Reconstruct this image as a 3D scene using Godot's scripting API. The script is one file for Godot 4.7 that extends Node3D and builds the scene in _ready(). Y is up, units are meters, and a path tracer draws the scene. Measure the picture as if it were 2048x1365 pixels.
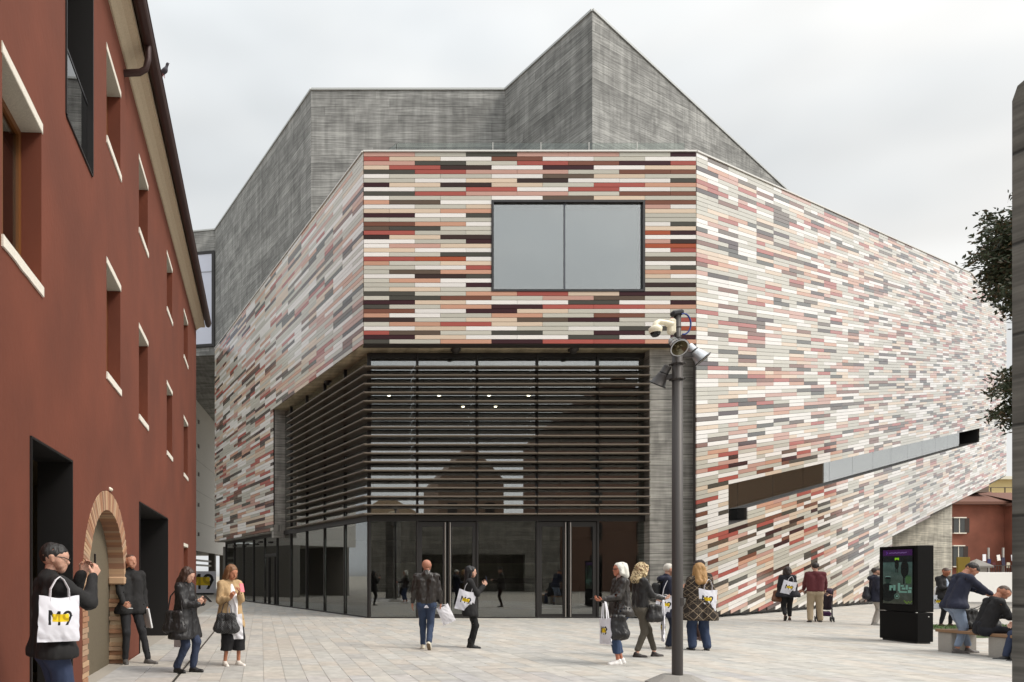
extends Node3D

var names := {}
var mats := {}
var rng := RandomNumberGenerator.new()
var skew := 0.0  # degrees by which each group of people is turned against the museum's axes
var cloth_noise := FastNoiseLite.new()
var grain_tex: Texture2D
var fine_bump: Texture2D
var board_tex: Texture2D
var board_bump: Texture2D
var logo_tex: Texture2D


# ---------------------------------------------------------------- helpers
func numbered(called: String, parent: Node) -> String:
	var key := "%d/%s" % [parent.get_instance_id(), called]
	var n: int = names.get(key, 0)
	names[key] = n + 1
	return called if n == 0 else "%s_%03d" % [called, n]


func begin() -> SurfaceTool:
	var st := SurfaceTool.new()
	st.begin(Mesh.PRIMITIVE_TRIANGLES)
	st.set_smooth_group(-1)
	st.set_uv(Vector2.ZERO)
	return st


func put(called: String, mesh: Mesh, m: Material, parent: Node = self, xf := Transform3D.IDENTITY) -> MeshInstance3D:
	var o := MeshInstance3D.new()
	o.name = numbered(called, parent)
	o.mesh = mesh
	o.material_override = m
	o.transform = xf
	parent.add_child(o, true)
	return o


func obj(called: String, st: SurfaceTool, m: Material, parent: Node = self) -> MeshInstance3D:
	st.generate_normals()
	return put(called, st.commit(), m, parent)


func thing(called: String, label: String, category: String, group := "", xf := Transform3D.IDENTITY) -> Node3D:
	var o := Node3D.new()
	o.name = numbered(called, self)
	o.transform = xf
	add_child(o, true)
	return tag(o, label, category, group)


func tag(o, label: String, category: String, group := ""):
	o.set_meta("label", label)
	o.set_meta("category", category)
	if group != "":
		o.set_meta("group", group)
	return o


func kind(o, k: String):
	o.set_meta("kind", k)
	return o


func place(x: float, y: float, z: float, yaw := 0.0) -> Transform3D:
	return Transform3D(Basis(Vector3.UP, deg_to_rad(yaw)), Vector3(x, y, z))


func mat(c: Color, rough := 0.8, metal := 0.0, tex: Texture2D = null, texscale := 1.0, bump := 0.0) -> StandardMaterial3D:
	var key := str(c) + str(rough) + str(metal) + str(tex) + str(texscale) + str(bump)
	if mats.has(key):
		return mats[key]
	var m := StandardMaterial3D.new()
	m.albedo_color = c
	m.roughness = rough
	m.metallic = metal
	if tex:
		m.albedo_texture = tex
		m.uv1_triplanar = true
		m.uv1_world_triplanar = true
		m.uv1_scale = Vector3.ONE * texscale
	if bump > 0.0:
		m.heightmap_enabled = true
		m.heightmap_texture = fine_bump
		m.heightmap_scale = bump
		m.uv1_triplanar = true
		m.uv1_world_triplanar = true
		m.uv1_scale = Vector3.ONE * texscale
	mats[key] = m
	return m


func rgb8(r: int, g: int, b: int) -> Color:
	return Color(r / 255.0, g / 255.0, b / 255.0)


func quad(st: SurfaceTool, a: Vector3, b: Vector3, c: Vector3, d: Vector3) -> void:
	for v in [a, b, c, a, c, d]:
		st.add_vertex(v)


func quad_uv(st: SurfaceTool, a: Vector3, b: Vector3, c: Vector3, d: Vector3, ua: Vector2, ub: Vector2, uc: Vector2, ud: Vector2) -> void:
	for p in [[a, ua], [b, ub], [c, uc], [a, ua], [c, uc], [d, ud]]:
		st.set_uv(p[1])
		st.add_vertex(p[0])


# box centred on xf, optional chamfer
func box(st: SurfaceTool, xf: Transform3D, s: Vector3, bev := 0.0) -> void:
	var h := s * 0.5
	if bev <= 0.0:
		var p := []
		for i in 8:
			p.append(xf * Vector3(h.x * (1 if i & 1 else -1), h.y * (1 if i & 2 else -1), h.z * (1 if i & 4 else -1)))
		for f in [[4, 6, 7, 5], [1, 3, 2, 0], [5, 7, 3, 1], [0, 2, 6, 4], [6, 2, 3, 7], [0, 4, 5, 1]]:
			quad(st, p[f[0]], p[f[1]], p[f[2]], p[f[3]])
		return
	var b := minf(bev, minf(h.x, minf(h.y, h.z)) * 0.9)
	var pt := func(sx, sy, sz, ax):
		var v := Vector3(sx * (h.x - b), sy * (h.y - b), sz * (h.z - b))
		v[ax] += b * [sx, sy, sz][ax]
		return xf * v
	for ax in 3:
		var a1 := (ax + 1) % 3
		var a2 := (ax + 2) % 3
		for sg in [-1, 1]:
			var c := []
			for k in [[-1, -1], [-1, 1], [1, 1], [1, -1]]:
				var s3 := [0, 0, 0]
				s3[ax] = sg
				s3[a1] = k[0]
				s3[a2] = k[1]
				c.append(pt.call(s3[0], s3[1], s3[2], ax))
			if sg > 0:
				quad(st, c[0], c[1], c[2], c[3])
			else:
				quad(st, c[3], c[2], c[1], c[0])
		for k in [[-1, -1], [-1, 1], [1, 1], [1, -1]]:
			var lo := [0, 0, 0]
			var hi := [0, 0, 0]
			lo[ax] = -1
			hi[ax] = 1
			for q in [lo, hi]:
				q[a1] = k[0]
				q[a2] = k[1]
			var e := [pt.call(lo[0], lo[1], lo[2], a1), pt.call(hi[0], hi[1], hi[2], a1), pt.call(hi[0], hi[1], hi[2], a2), pt.call(lo[0], lo[1], lo[2], a2)]
			if k[0] * k[1] > 0:
				quad(st, e[0], e[3], e[2], e[1])
			else:
				quad(st, e[0], e[1], e[2], e[3])
	for sx in [-1, 1]:
		for sy in [-1, 1]:
			for sz in [-1, 1]:
				var t := [pt.call(sx, sy, sz, 0), pt.call(sx, sy, sz, 1), pt.call(sx, sy, sz, 2)]
				if sx * sy * sz > 0:
					t = [t[0], t[2], t[1]]
				for v in t:
					st.add_vertex(v)


func bar(st: SurfaceTool, a: Vector3, b: Vector3, w: float, h: float, bev := 0.0, up := Vector3.UP) -> void:
	var z := (b - a).normalized()
	var x := up.cross(z).normalized() if absf(up.dot(z)) < 0.99 else Vector3.RIGHT
	var y := z.cross(x)
	box(st, Transform3D(Basis(x, y, z), (a + b) * 0.5), Vector3(w, h, a.distance_to(b)), bev)


func tube(st: SurfaceTool, pts: Array, radii, sides := 10, flat := 1.0) -> void:
	st.set_smooth_group(1)
	var rings := []
	var side := Vector3.ZERO
	for i in pts.size():
		var d: Vector3 = (pts[mini(i + 1, pts.size() - 1)] - pts[maxi(i - 1, 0)]).normalized()
		if side == Vector3.ZERO:
			side = d.cross(Vector3.UP if absf(d.y) < 0.9 else Vector3.RIGHT).normalized()
		side = (side - d * side.dot(d)).normalized()
		var up := side.cross(d)
		var r: float = radii[i] if radii is Array else radii
		var ring := []
		for k in sides:
			var a := TAU * k / sides
			ring.append(pts[i] + (side * cos(a) + up * sin(a) * flat) * r)
		rings.append(ring)
	for i in pts.size() - 1:
		for k in sides:
			var n := (k + 1) % sides
			quad(st, rings[i][k], rings[i][n], rings[i + 1][n], rings[i + 1][k])
	st.set_smooth_group(-1)
	for k in range(1, sides - 1):
		for v in [rings[0][0], rings[0][k + 1], rings[0][k], rings[-1][0], rings[-1][k], rings[-1][k + 1]]:
			st.add_vertex(v)


# profile: Vector2(radius, height) along the local y axis of xf
func lathe(st: SurfaceTool, xf: Transform3D, profile: Array, sides := 20, smooth := true) -> void:
	st.set_smooth_group(1 if smooth else -1)
	for i in profile.size() - 1:
		for k in sides:
			var a := TAU * k / sides
			var b := TAU * (k + 1) / sides
			var p: Vector2 = profile[i]
			var q: Vector2 = profile[i + 1]
			quad(st, xf * Vector3(cos(a) * p.x, p.y, sin(a) * p.x), xf * Vector3(cos(a) * q.x, q.y, sin(a) * q.x), xf * Vector3(cos(b) * q.x, q.y, sin(b) * q.x), xf * Vector3(cos(b) * p.x, p.y, sin(b) * p.x))
	st.set_smooth_group(-1)


# polygon in the xy plane of xf, thick along -z
func prism(st: SurfaceTool, xf: Transform3D, poly: PackedVector2Array, depth: float) -> void:
	var tri := Geometry2D.triangulate_polygon(poly)
	for i in range(0, tri.size(), 3):
		var t := [poly[tri[i]], poly[tri[i + 1]], poly[tri[i + 2]]]
		if (t[1] - t[0]).cross(t[2] - t[0]) > 0.0:
			t = [t[0], t[2], t[1]]
		for v in t:
			st.set_uv(Vector2(v.x, -v.y))
			st.add_vertex(xf * Vector3(v.x, v.y, 0))
		for v in [t[0], t[2], t[1]]:
			st.set_uv(Vector2(v.x, -v.y))
			st.add_vertex(xf * Vector3(v.x, v.y, -depth))
	var cw := Geometry2D.is_polygon_clockwise(poly)
	for i in poly.size():
		var a := poly[i]
		var b := poly[(i + 1) % poly.size()]
		if cw:
			var t2 := a
			a = b
			b = t2
		quad_uv(st, xf * Vector3(a.x, a.y, 0), xf * Vector3(a.x, a.y, -depth), xf * Vector3(b.x, b.y, -depth), xf * Vector3(b.x, b.y, 0), Vector2(a.x, -a.y), Vector2(a.x + depth, -a.y), Vector2(b.x + depth, -b.y), Vector2(b.x, -b.y))


func rect_poly(x0: float, y0: float, x1: float, y1: float) -> PackedVector2Array:
	return PackedVector2Array([Vector2(x0, y0), Vector2(x1, y0), Vector2(x1, y1), Vector2(x0, y1)])


# ---------------------------------------------------------------- textures
func noise_image(w: int, h: int, f: float, fy: float, lo: float, hi: float, seed_: int, oct := 4) -> Image:
	var n := FastNoiseLite.new()
	n.seed = seed_
	n.frequency = 1.0
	n.fractal_octaves = oct
	var im := Image.create(w, h, false, Image.FORMAT_RGB8)
	for y in h:
		for x in w:
			# wrapped on a torus so that it tiles
			var a := TAU * x / w
			var b := TAU * y / h
			var v := n.get_noise_3d(cos(a) * f + sin(b) * fy * 0.7, sin(a) * f + cos(b) * fy, sin(b) * fy + cos(a) * f * 0.5) * 0.8 + 0.5
			var g := clampf(lerpf(lo, hi, v), 0, 1)
			im.set_pixel(x, y, Color(g, g, g))
	return im


func seamless(size: int, f: float, lo: float, hi: float, seed_: int, oct: int) -> NoiseTexture2D:
	var n := FastNoiseLite.new()
	n.seed = seed_
	n.noise_type = FastNoiseLite.TYPE_SIMPLEX_SMOOTH
	n.frequency = f
	n.fractal_octaves = oct
	n.fractal_gain = 0.55
	var g := Gradient.new()
	g.set_color(0, Color(lo, lo, lo))
	g.set_color(1, Color(hi, hi, hi))
	var t := NoiseTexture2D.new()
	t.width = size
	t.height = size
	t.seamless = true
	t.noise = n
	t.color_ramp = g
	return t


func make_textures() -> void:
	cloth_noise.seed = 5
	cloth_noise.frequency = 6.0
	cloth_noise.fractal_octaves = 2
	grain_tex = ImageTexture.create_from_image(noise_image(256, 256, 9.0, 9.0, 0.88, 1.0, 3, 5))
	fine_bump = ImageTexture.create_from_image(noise_image(256, 256, 16.0, 16.0, 0.0, 1.0, 9, 5))
	# board-marked concrete: 30 boards high (4.8 m), 12 m long
	var w := 768
	var h := 768
	var im := Image.create(w, h, false, Image.FORMAT_RGB8)
	var hm := Image.create(w, h, false, Image.FORMAT_RGB8)
	var n := FastNoiseLite.new()
	n.frequency = 1.0
	n.fractal_octaves = 4
	var r := RandomNumberGenerator.new()
	r.seed = 77
	var nb := 13
	var tones := []
	var jx := []
	var rown := []
	for y in h:
		rown.append(r.randf_range(-0.06, 0.06))
	for k in nb:
		tones.append([r.randf_range(0.86, 1.04), r.randf_range(0.86, 1.04)])
		jx.append([r.randi_range(0, 380), r.randi_range(400, w - 1)])
	for y in h:
		var k := int(y * nb / h)
		var fy := fposmod(float(y) * nb / h, 1.0)
		var edge := minf(fy, 1.0 - fy) * h / nb
		for x in w:
			var a := TAU * x / w
			var b := TAU * y / h
			var inside: bool = x > jx[k][0] and x < jx[k][1]
			var t: float = tones[k][0] if inside else tones[k][1]
			var fine: float = rown[y]
			var stain := n.get_noise_3d(cos(a) * 2.2 + 3.0, sin(a) * 2.2 + cos(b) * 0.8, sin(b) * 0.8) * 0.24
			var grain := n.get_noise_3d(cos(a) * 1.6, sin(a) * 1.6 + k * 9.1, fy * 6.0) * 0.22
			var streak := n.get_noise_3d(cos(a) * 7.0 + 40.0, sin(a) * 7.0, cos(b) * 0.5) * 0.13
			var v := t * (0.83 + stain * 0.5 + grain + streak + fine)
			var hh := 0.55 + grain + (t - 0.85) * 1.2
			if edge < 1.0:
				v *= 0.58
				hh = 0.15
			if absi(x - int(jx[k][0])) < 1 or absi(x - int(jx[k][1])) < 1:
				v *= 0.86
				hh = 0.3
			v = clampf(v, 0.2, 1.0)
			im.set_pixel(x, y, Color(v, v * 0.995, v * 0.98))
			hm.set_pixel(x, y, Color(hh, hh, hh))
	board_tex = ImageTexture.create_from_image(im)
	board_bump = ImageTexture.create_from_image(hm)
	logo_tex = ImageTexture.create_from_image(logo_image(160, 176, Rect2(34, 52, 94, 56)))


# a heavy M and 9 with a yellow block across them, on white cloth
func logo_image(w: int, h: int, box_: Rect2) -> Image:
	var im := Image.create(w, h, false, Image.FORMAT_RGB8)
	im.fill(Color(0.87, 0.87, 0.9))
	for y in range(int(box_.position.y) - 8, int(box_.end.y) + 8):
		for x in range(int(box_.position.x) - 8, int(box_.end.x) + 8):
			if x < 0 or y < 0 or x >= w or y >= h:
				continue
			var u := (x - box_.position.x) / box_.size.y
			var v := (y - box_.position.y) / box_.size.y
			var ink := false
			if v >= 0.0 and v <= 1.0:
				if u >= 0.0 and u <= 0.16:
					ink = true
				if u >= 0.62 and u <= 0.78:
					ink = true
				var mid := 0.39
				if v < 0.62 and absf(absf(u - mid) - (0.62 - v) * 0.45) < 0.085 and absf(u - mid) < 0.33:
					ink = true
			var d9 := Vector2(u - 1.27, v - 0.34).length()
			if d9 < 0.35 and d9 > 0.17:
				ink = true
			if v > 0.36 and v <= 1.0 and absf(u - (1.585 - (v - 0.34) * 0.52)) < 0.095:
				ink = true
			var c := Color(0.87, 0.87, 0.9)
			var yellow := u > 0.24 and u < 1.38 and v > 0.2 and v < 0.76
			if yellow:
				c = Color(0.9, 0.77, 0.1)
				if ink:
					c = Color(0.72, 0.6, 0.08)
			elif ink:
				c = Color(0.05, 0.05, 0.06)
			im.set_pixel(x, y, c)
	return im


func uv_mat(tex: Texture2D, rough := 0.85, tint := Color.WHITE, bump: Texture2D = null, bs := 0.0, scale := Vector3.ONE) -> StandardMaterial3D:
	var m := StandardMaterial3D.new()
	m.albedo_texture = tex
	m.albedo_color = tint
	m.roughness = rough
	m.uv1_scale = scale
	if bump:
		m.heightmap_enabled = true
		m.heightmap_texture = bump
		m.heightmap_scale = bs
	return m


func glass_mat(ior: float, tint := Color(0.85, 0.88, 0.86, 0.0)) -> StandardMaterial3D:
	var m := StandardMaterial3D.new()
	m.albedo_color = tint
	m.roughness = 0.0
	m.refraction_enabled = true
	m.refraction_scale = (ior - 1.0) / 10.0
	return m


func glow_mat(c: Color, e: float) -> StandardMaterial3D:
	var m := StandardMaterial3D.new()
	m.albedo_color = Color(0.8, 0.8, 0.8)
	m.emission_enabled = true
	m.emission = c
	m.emission_energy_multiplier = e
	return m


func sky_panorama() -> ImageTexture:
	var w := 512
	var h := 256
	var im := Image.create(w, h, false, Image.FORMAT_RGBF)
	var n := FastNoiseLite.new()
	n.seed = 21
	n.frequency = 1.0
	n.fractal_octaves = 5
	for y in h:
		var el := PI * (0.5 - (y + 0.5) / h)
		for x in w:
			var az := TAU * (x + 0.5) / w
			var d := Vector3(sin(az) * cos(el), sin(el), -cos(az) * cos(el))
			var c := Color(0.30, 0.29, 0.27)
			if el > -0.02:
				var s := maxf(sin(el), 0.0)
				var p := Vector3(d.x, d.y * 2.6, d.z) * 1.7
				p.x += 0.7 * p.y
				var cl := n.get_noise_3dv(p)
				var cl2 := n.get_noise_3d(p.x * 2.7 + 9.0, p.y * 3.5, p.z * 2.7)
				var veil := pow(maxf(d.dot(Vector3(0.8, 0.95, 0.42).normalized()), 0.0), 5.0)
				var b := 0.605 + 0.9 * pow(s, 4.0) + 0.05 * d.x + 0.08 * d.z + cl * 0.15 + cl2 * 0.06 + 0.75 * veil
				var t := clampf(0.5 - cl * 1.2 - d.x * 0.55, 0.0, 1.0)
				c = Color(b * lerpf(1.0, 0.945, t), b * lerpf(1.0, 0.985, t), b * lerpf(0.985, 1.01, t))
			im.set_pixel(x, y, c)
	return ImageTexture.create_from_image(im)


# ---------------------------------------------------------------- rounded bodies: smooth union of tapered capsules, meshed as surface nets
# prim: [a, b, ra, rb];  cuts: [normal, offset] keep n.p <= offset
func blob(acc: Dictionary, prims: Array, cell: float, k: float, cuts := [], wob := 0.0, freq := 1.0) -> void:
	var lo := Vector3.ONE * 1e9
	var hi := -lo
	for p in prims:
		var r: float = maxf(p[2], p[3]) + cell * 2.5 + wob
		lo = lo.min((p[0] as Vector3).min(p[1]) - Vector3.ONE * r)
		hi = hi.max((p[0] as Vector3).max(p[1]) + Vector3.ONE * r)
	var nx := int(ceil((hi.x - lo.x) / cell)) + 2
	var ny := int(ceil((hi.y - lo.y) / cell)) + 2
	var nz := int(ceil((hi.z - lo.z) / cell)) + 2
	var f := PackedFloat32Array()
	f.resize(nx * ny * nz)
	f.fill(1.0)
	var sy := nx
	var sz := nx * ny
	for p in prims:
		var a: Vector3 = p[0]
		var b: Vector3 = p[1]
		var ra: float = p[2]
		var dr: float = p[3] - ra
		var ab := b - a
		var l2 := maxf(ab.length_squared(), 1e-8)
		var g: float = maxf(p[2], p[3]) + cell * 2.0 + k * 0.6
		var m0 := (a.min(b) - Vector3.ONE * g - lo) / cell
		var m1 := (a.max(b) + Vector3.ONE * g - lo) / cell
		var x0 := maxi(0, int(m0.x))
		var x1 := mini(nx - 1, int(m1.x) + 1)
		for iz in range(maxi(0, int(m0.z)), mini(nz - 1, int(m1.z) + 1) + 1):
			for iy in range(maxi(0, int(m0.y)), mini(ny - 1, int(m1.y) + 1) + 1):
				var i := x0 + iy * sy + iz * sz
				var q := Vector3(lo.x + x0 * cell, lo.y + iy * cell, lo.z + iz * cell) - a
				for ix in range(x0, x1 + 1):
					var t := clampf(q.dot(ab) / l2, 0.0, 1.0)
					var d := (q - ab * t).length() - ra - dr * t
					var e := f[i]
					var h := k - absf(d - e)
					if h > 0.0:
						f[i] = minf(d, e) - h * h / (4.0 * k)
					elif d < e:
						f[i] = d
					i += 1
					q.x += cell
	if wob > 0.0 or cuts.size() > 0:
		for iz in nz:
			for iy in ny:
				var i := iy * sy + iz * sz
				for ix in nx:
					var d := f[i]
					if d < 0.06:
						var q := Vector3(lo.x + ix * cell, lo.y + iy * cell, lo.z + iz * cell)
						if wob > 0.0 and d > -0.05:
							d += wob * cloth_noise.get_noise_3d(q.x * freq * 1.3, q.y * freq * 0.6, q.z * freq * 1.3)
						for c in cuts:
							d = maxf(d, q.dot(c[0]) - c[1])
						f[i] = d
					i += 1
	var ids := PackedInt32Array()
	ids.resize(nx * ny * nz)
	ids.fill(-1)
	var V: PackedVector3Array = acc.v
	var N: PackedVector3Array = acc.n
	var I: PackedInt32Array = acc.i
	var lim := cell * 1.8
	var off := [0, 1, sy, sy + 1, sz, sz + 1, sy + sz, sy + sz + 1]
	for iz in nz - 1:
		for iy in ny - 1:
			var i := iy * sy + iz * sz
			for ix in nx - 1:
				var f0 := f[i]
				if f0 < lim and f0 > -lim:
					var c := [f0, f[i + 1], f[i + sy], f[i + sy + 1], f[i + sz], f[i + sz + 1], f[i + sy + sz], f[i + sy + sz + 1]]
					var neg := 0
					for e in c:
						if e < 0.0:
							neg += 1
					if neg > 0 and neg < 8:
						var sum := Vector3.ZERO
						var cnt := 0
						for e in EDGES:
							var fa: float = c[e[0]]
							var fb: float = c[e[1]]
							if (fa < 0.0) != (fb < 0.0):
								sum += CORNERS[e[0]].lerp(CORNERS[e[1]], fa / (fa - fb))
								cnt += 1
						var u := sum / cnt
						ids[i] = V.size()
						V.append(lo + (Vector3(ix, iy, iz) + u) * cell)
						N.append(Vector3(c[1] + c[3] + c[5] + c[7] - c[0] - c[2] - c[4] - c[6], c[2] + c[3] + c[6] + c[7] - c[0] - c[1] - c[4] - c[5], c[4] + c[5] + c[6] + c[7] - c[0] - c[1] - c[2] - c[3]).normalized())
				i += 1
	for iz in range(1, nz - 1):
		for iy in range(1, ny - 1):
			var i := 1 + iy * sy + iz * sz
			for ix in range(1, nx - 1):
				if ids[i] >= 0:
					var s := f[i] < 0.0
					for ax in 3:
						var o1: int = [1, sy, sz][ax]
						if (f[i + o1] < 0.0) != s:
							var oa: int = [sy, sz, 1][ax]
							var ob: int = [sz, 1, sy][ax]
							var q := [ids[i], ids[i - oa], ids[i - oa - ob], ids[i - ob]]
							if q[1] >= 0 and q[2] >= 0 and q[3] >= 0:
								if s:
									I.append_array(PackedInt32Array([q[0], q[2], q[1], q[0], q[3], q[2]]))
								else:
									I.append_array(PackedInt32Array([q[0], q[1], q[2], q[0], q[2], q[3]]))
				i += 1
	acc.v = V
	acc.n = N
	acc.i = I


const CORNERS: Array[Vector3] = [Vector3(0, 0, 0), Vector3(1, 0, 0), Vector3(0, 1, 0), Vector3(1, 1, 0), Vector3(0, 0, 1), Vector3(1, 0, 1), Vector3(0, 1, 1), Vector3(1, 1, 1)]
const EDGES := [[0, 1], [2, 3], [4, 5], [6, 7], [0, 2], [1, 3], [4, 6], [5, 7], [0, 4], [1, 5], [2, 6], [3, 7]]


func acc_new() -> Dictionary:
	return {"v": PackedVector3Array(), "n": PackedVector3Array(), "i": PackedInt32Array()}


func acc_mesh(acc: Dictionary) -> ArrayMesh:
	var arr := []
	arr.resize(Mesh.ARRAY_MAX)
	arr[Mesh.ARRAY_VERTEX] = acc.v
	arr[Mesh.ARRAY_NORMAL] = acc.n
	arr[Mesh.ARRAY_INDEX] = acc.i
	var m := ArrayMesh.new()
	m.add_surface_from_arrays(Mesh.PRIMITIVE_TRIANGLES, arr)
	return m


func blob_part(called: String, parent: Node, m: Material, prims: Array, cell: float, k: float, cuts := [], wob := 0.0, freq := 1.0) -> MeshInstance3D:
	var acc := acc_new()
	blob(acc, prims, cell, k, cuts, wob, freq)
	return put(called, acc_mesh(acc), m, parent)


func ik(a: Vector3, b: Vector3, l1: float, l2: float, pole: Vector3) -> Vector3:
	var d := b - a
	var L := clampf(d.length(), 0.05, l1 + l2 - 0.004)
	var x := (l1 * l1 - l2 * l2 + L * L) / (2.0 * L)
	var hgt := sqrt(maxf(l1 * l1 - x * x, 0.0))
	var dn := d.normalized()
	var pn := (pole - dn * pole.dot(dn)).normalized()
	return a + dn * x + pn * hgt


func hand(acc: Dictionary, w: Vector3, d: Vector3, n: Vector3, curl: float, side: float, cell := 0.006) -> void:
	d = d.normalized()
	n = (n - d * n.dot(d)).normalized()
	var s := n.cross(d) * side
	var pr := []
	for k in 4:
		var o := (k - 1.5) * 0.0205
		var kn := w + d * (0.088 - absf(k - 1.2) * 0.005) + s * o
		pr.append([w + s * o * 0.6 + d * 0.005, kn, 0.0165, 0.0125])
		var l: float = [0.070, 0.078, 0.072, 0.056][3 - k]
		var d1 := (d * cos(curl) + n * sin(curl)).normalized()
		var d2 := (d * cos(curl * 2.1) + n * sin(curl * 2.1)).normalized()
		var m := kn + d1 * l * 0.55
		pr.append([kn, m, 0.0095, 0.0085])
		pr.append([m, m + d2 * l * 0.5, 0.0085, 0.007])
	var tb := w + d * 0.025 + s * 0.026
	var tm := tb + (d * 0.55 + s * 0.62 + n * 0.45).normalized() * 0.042
	pr.append([w + d * 0.01, tb, 0.017, 0.015])
	pr.append([tb, tm, 0.0135, 0.0105])
	pr.append([tm, tm + (d * 0.75 + n * 0.65 - s * 0.1).normalized() * 0.034, 0.0105, 0.008])
	blob(acc, pr, cell, 0.006)


# cfg: h, fem, lean, head [pitch, yaw, roll], skin, hair [type, colour], coat {c, hem, rough, fat, open, slv, tex}, shirt {c, hem}, legs {c, hem, wide}, shoes c,
#      la / ra wrist targets, lf / rf ankle targets, seat height
func person(label: String, at: Vector3, yaw: float, cfg: Dictionary) -> Node3D:
	var sc: float = cfg.get("h", 1.75) / 1.75
	var root := thing("person", label, "person", "people on the plaza", Transform3D(Basis(Vector3.UP, deg_to_rad(yaw - skew)).scaled(Vector3.ONE * sc), at))
	var fem: bool = cfg.get("fem", false)
	var cell: float = cfg.get("cell", 0.02)
	var hip: Vector3 = cfg.get("hip", Vector3(0, 0.93, 0))
	var R := Basis(Vector3.RIGHT, deg_to_rad(cfg.get("lean", 0.0))) * Basis(Vector3.UP, deg_to_rad(cfg.get("twist", 0.0)))
	var up := func(v: Vector3) -> Vector3: return hip + R * (v - Vector3(0, 0.93, 0))
	var shw := 0.160 if fem else 0.185
	var fat: float = cfg.get("fat", 0.0)
	var sL: Vector3 = up.call(Vector3(shw, 1.425, -0.01))
	var sR: Vector3 = up.call(Vector3(-shw, 1.425, -0.01))
	var wL: Vector3 = cfg.get("la", Vector3(0.24, 0.86, 0.06))
	var wR: Vector3 = cfg.get("ra", Vector3(-0.24, 0.86, 0.06))
	var pole: Vector3 = cfg.get("elbow", Vector3(0, -0.5, -1))
	var eL := ik(sL, wL, 0.29, 0.25, pole + Vector3(0.35, 0, 0))
	var eR := ik(sR, wR, 0.29, 0.25, pole + Vector3(-0.35, 0, 0))
	wL = eL + (wL - eL).normalized() * 0.25
	wR = eR + (wR - eR).normalized() * 0.25
	var hL := hip + Vector3(0.088, -0.02, 0)
	var hR := hip + Vector3(-0.088, -0.02, 0)
	var aL: Vector3 = cfg.get("lf", Vector3(0.1, 0.085, -0.02))
	var aR: Vector3 = cfg.get("rf", Vector3(-0.1, 0.085, -0.02))
	var kp: Vector3 = cfg.get("knee", Vector3(0, 0.1, 1))
	var kL := ik(hL, aL, 0.43, 0.42, kp)
	var kR := ik(hR, aR, 0.43, 0.42, kp)
	var nb: Vector3 = up.call(Vector3(0, 1.47, -0.015))
	var hd: Array = cfg.get("head", [0, 0, 0])
	var HB := R * Basis(Vector3.UP, deg_to_rad(hd[1])) * Basis(Vector3.RIGHT, deg_to_rad(hd[0]))
	var hc: Vector3 = nb + R * Vector3(0, 0.06, 0.012) + HB * Vector3(0, 0.105, 0.02)
	var H := func(v: Vector3) -> Vector3: return hc + HB * (v * 0.94)
	var skin: Color = cfg.get("skin", Color(0.73, 0.54, 0.45))
	# --- the body: one mesh
	var acc := acc_new()
	var body := []
	for s in [1.0, -1.0]:
		body.append([up.call(Vector3(s * 0.07, 0.95, 0)), up.call(Vector3(s * 0.07, 1.34, 0)), 0.075, 0.07])
		body.append([nb, sL if s > 0 else sR, 0.045, 0.042])
		body.append([hL if s > 0 else hR, kL if s > 0 else kR, 0.066, 0.046])
		body.append([kL if s > 0 else kR, aL if s > 0 else aR, 0.042, 0.033])
		body.append([sL if s > 0 else sR, eL if s > 0 else eR, 0.04, 0.034])
		body.append([eL if s > 0 else eR, wL if s > 0 else wR, 0.036, 0.025])
	body.append([nb, H.call(Vector3(0, -0.06, -0.025)), 0.056, 0.054])
	blob(acc, body, 0.024, 0.03)
	var hp := [[H.call(Vector3(0, 0.035, -0.032)), H.call(Vector3(0, 0.03, 0.02)), 0.090, 0.083], [H.call(Vector3(0, -0.015, 0.03)), H.call(Vector3(0, -0.082, 0.058)), 0.068, 0.036],
		[H.call(Vector3(0, 0.012, 0.094)), H.call(Vector3(0, -0.026, 0.112)), 0.009, 0.014], [H.call(Vector3(0, -0.055, 0.092)), H.call(Vector3(0, -0.062, 0.092)), 0.014, 0.014],
		[H.call(Vector3(-0.035, 0.03, 0.088)), H.call(Vector3(0.035, 0.03, 0.088)), 0.012, 0.012]]
	for s in [1.0, -1.0]:
		hp.append([H.call(Vector3(s * 0.045, -0.02, 0.05)), H.call(Vector3(s * 0.04, -0.05, 0.055)), 0.034, 0.03])
		hp.append([H.call(Vector3(s * 0.086, 0.02, -0.005)), H.call(Vector3(s * 0.082, -0.022, 0.0)), 0.014, 0.009])
	blob(acc, hp, 0.0095, 0.018)
	for s in [1.0, -1.0]:
		var e := eL if s > 0 else eR
		var w := wL if s > 0 else wR
		var hdk: Array = cfg.get("lh" if s > 0 else "rh", [(w - e).normalized(), Vector3(-s, 0, 0.3), 0.35])
		hand(acc, w, hdk[0], hdk[1], hdk[2], s, cfg.get("hcell", 0.0075))
	var sm := StandardMaterial3D.new()
	sm.albedo_color = skin
	sm.roughness = 0.62
	sm.subsurf_scatter_enabled = true
	sm.subsurf_scatter_strength = 0.08
	put("body", acc_mesh(acc), sm, root)
	var eyem := mat(Color(0.08, 0.06, 0.05), 0.3)
	for s in [1.0, -1.0]:
		var sp := SphereMesh.new()
		sp.radius = 0.0105
		sp.height = 0.021
		sp.radial_segments = 8
		sp.rings = 5
		put("eye", sp, eyem, root, Transform3D(Basis(), H.call(Vector3(s * 0.033, 0.008, 0.086))))
	var lip := begin()
	tube(lip, [H.call(Vector3(-0.022, -0.052, 0.093)), H.call(Vector3(0, -0.052, 0.104)), H.call(Vector3(0.022, -0.052, 0.093))], [0.003, 0.006, 0.003], 6)
	obj("mouth", lip, mat(Color(0.5, 0.26, 0.24), 0.6), root)
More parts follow.
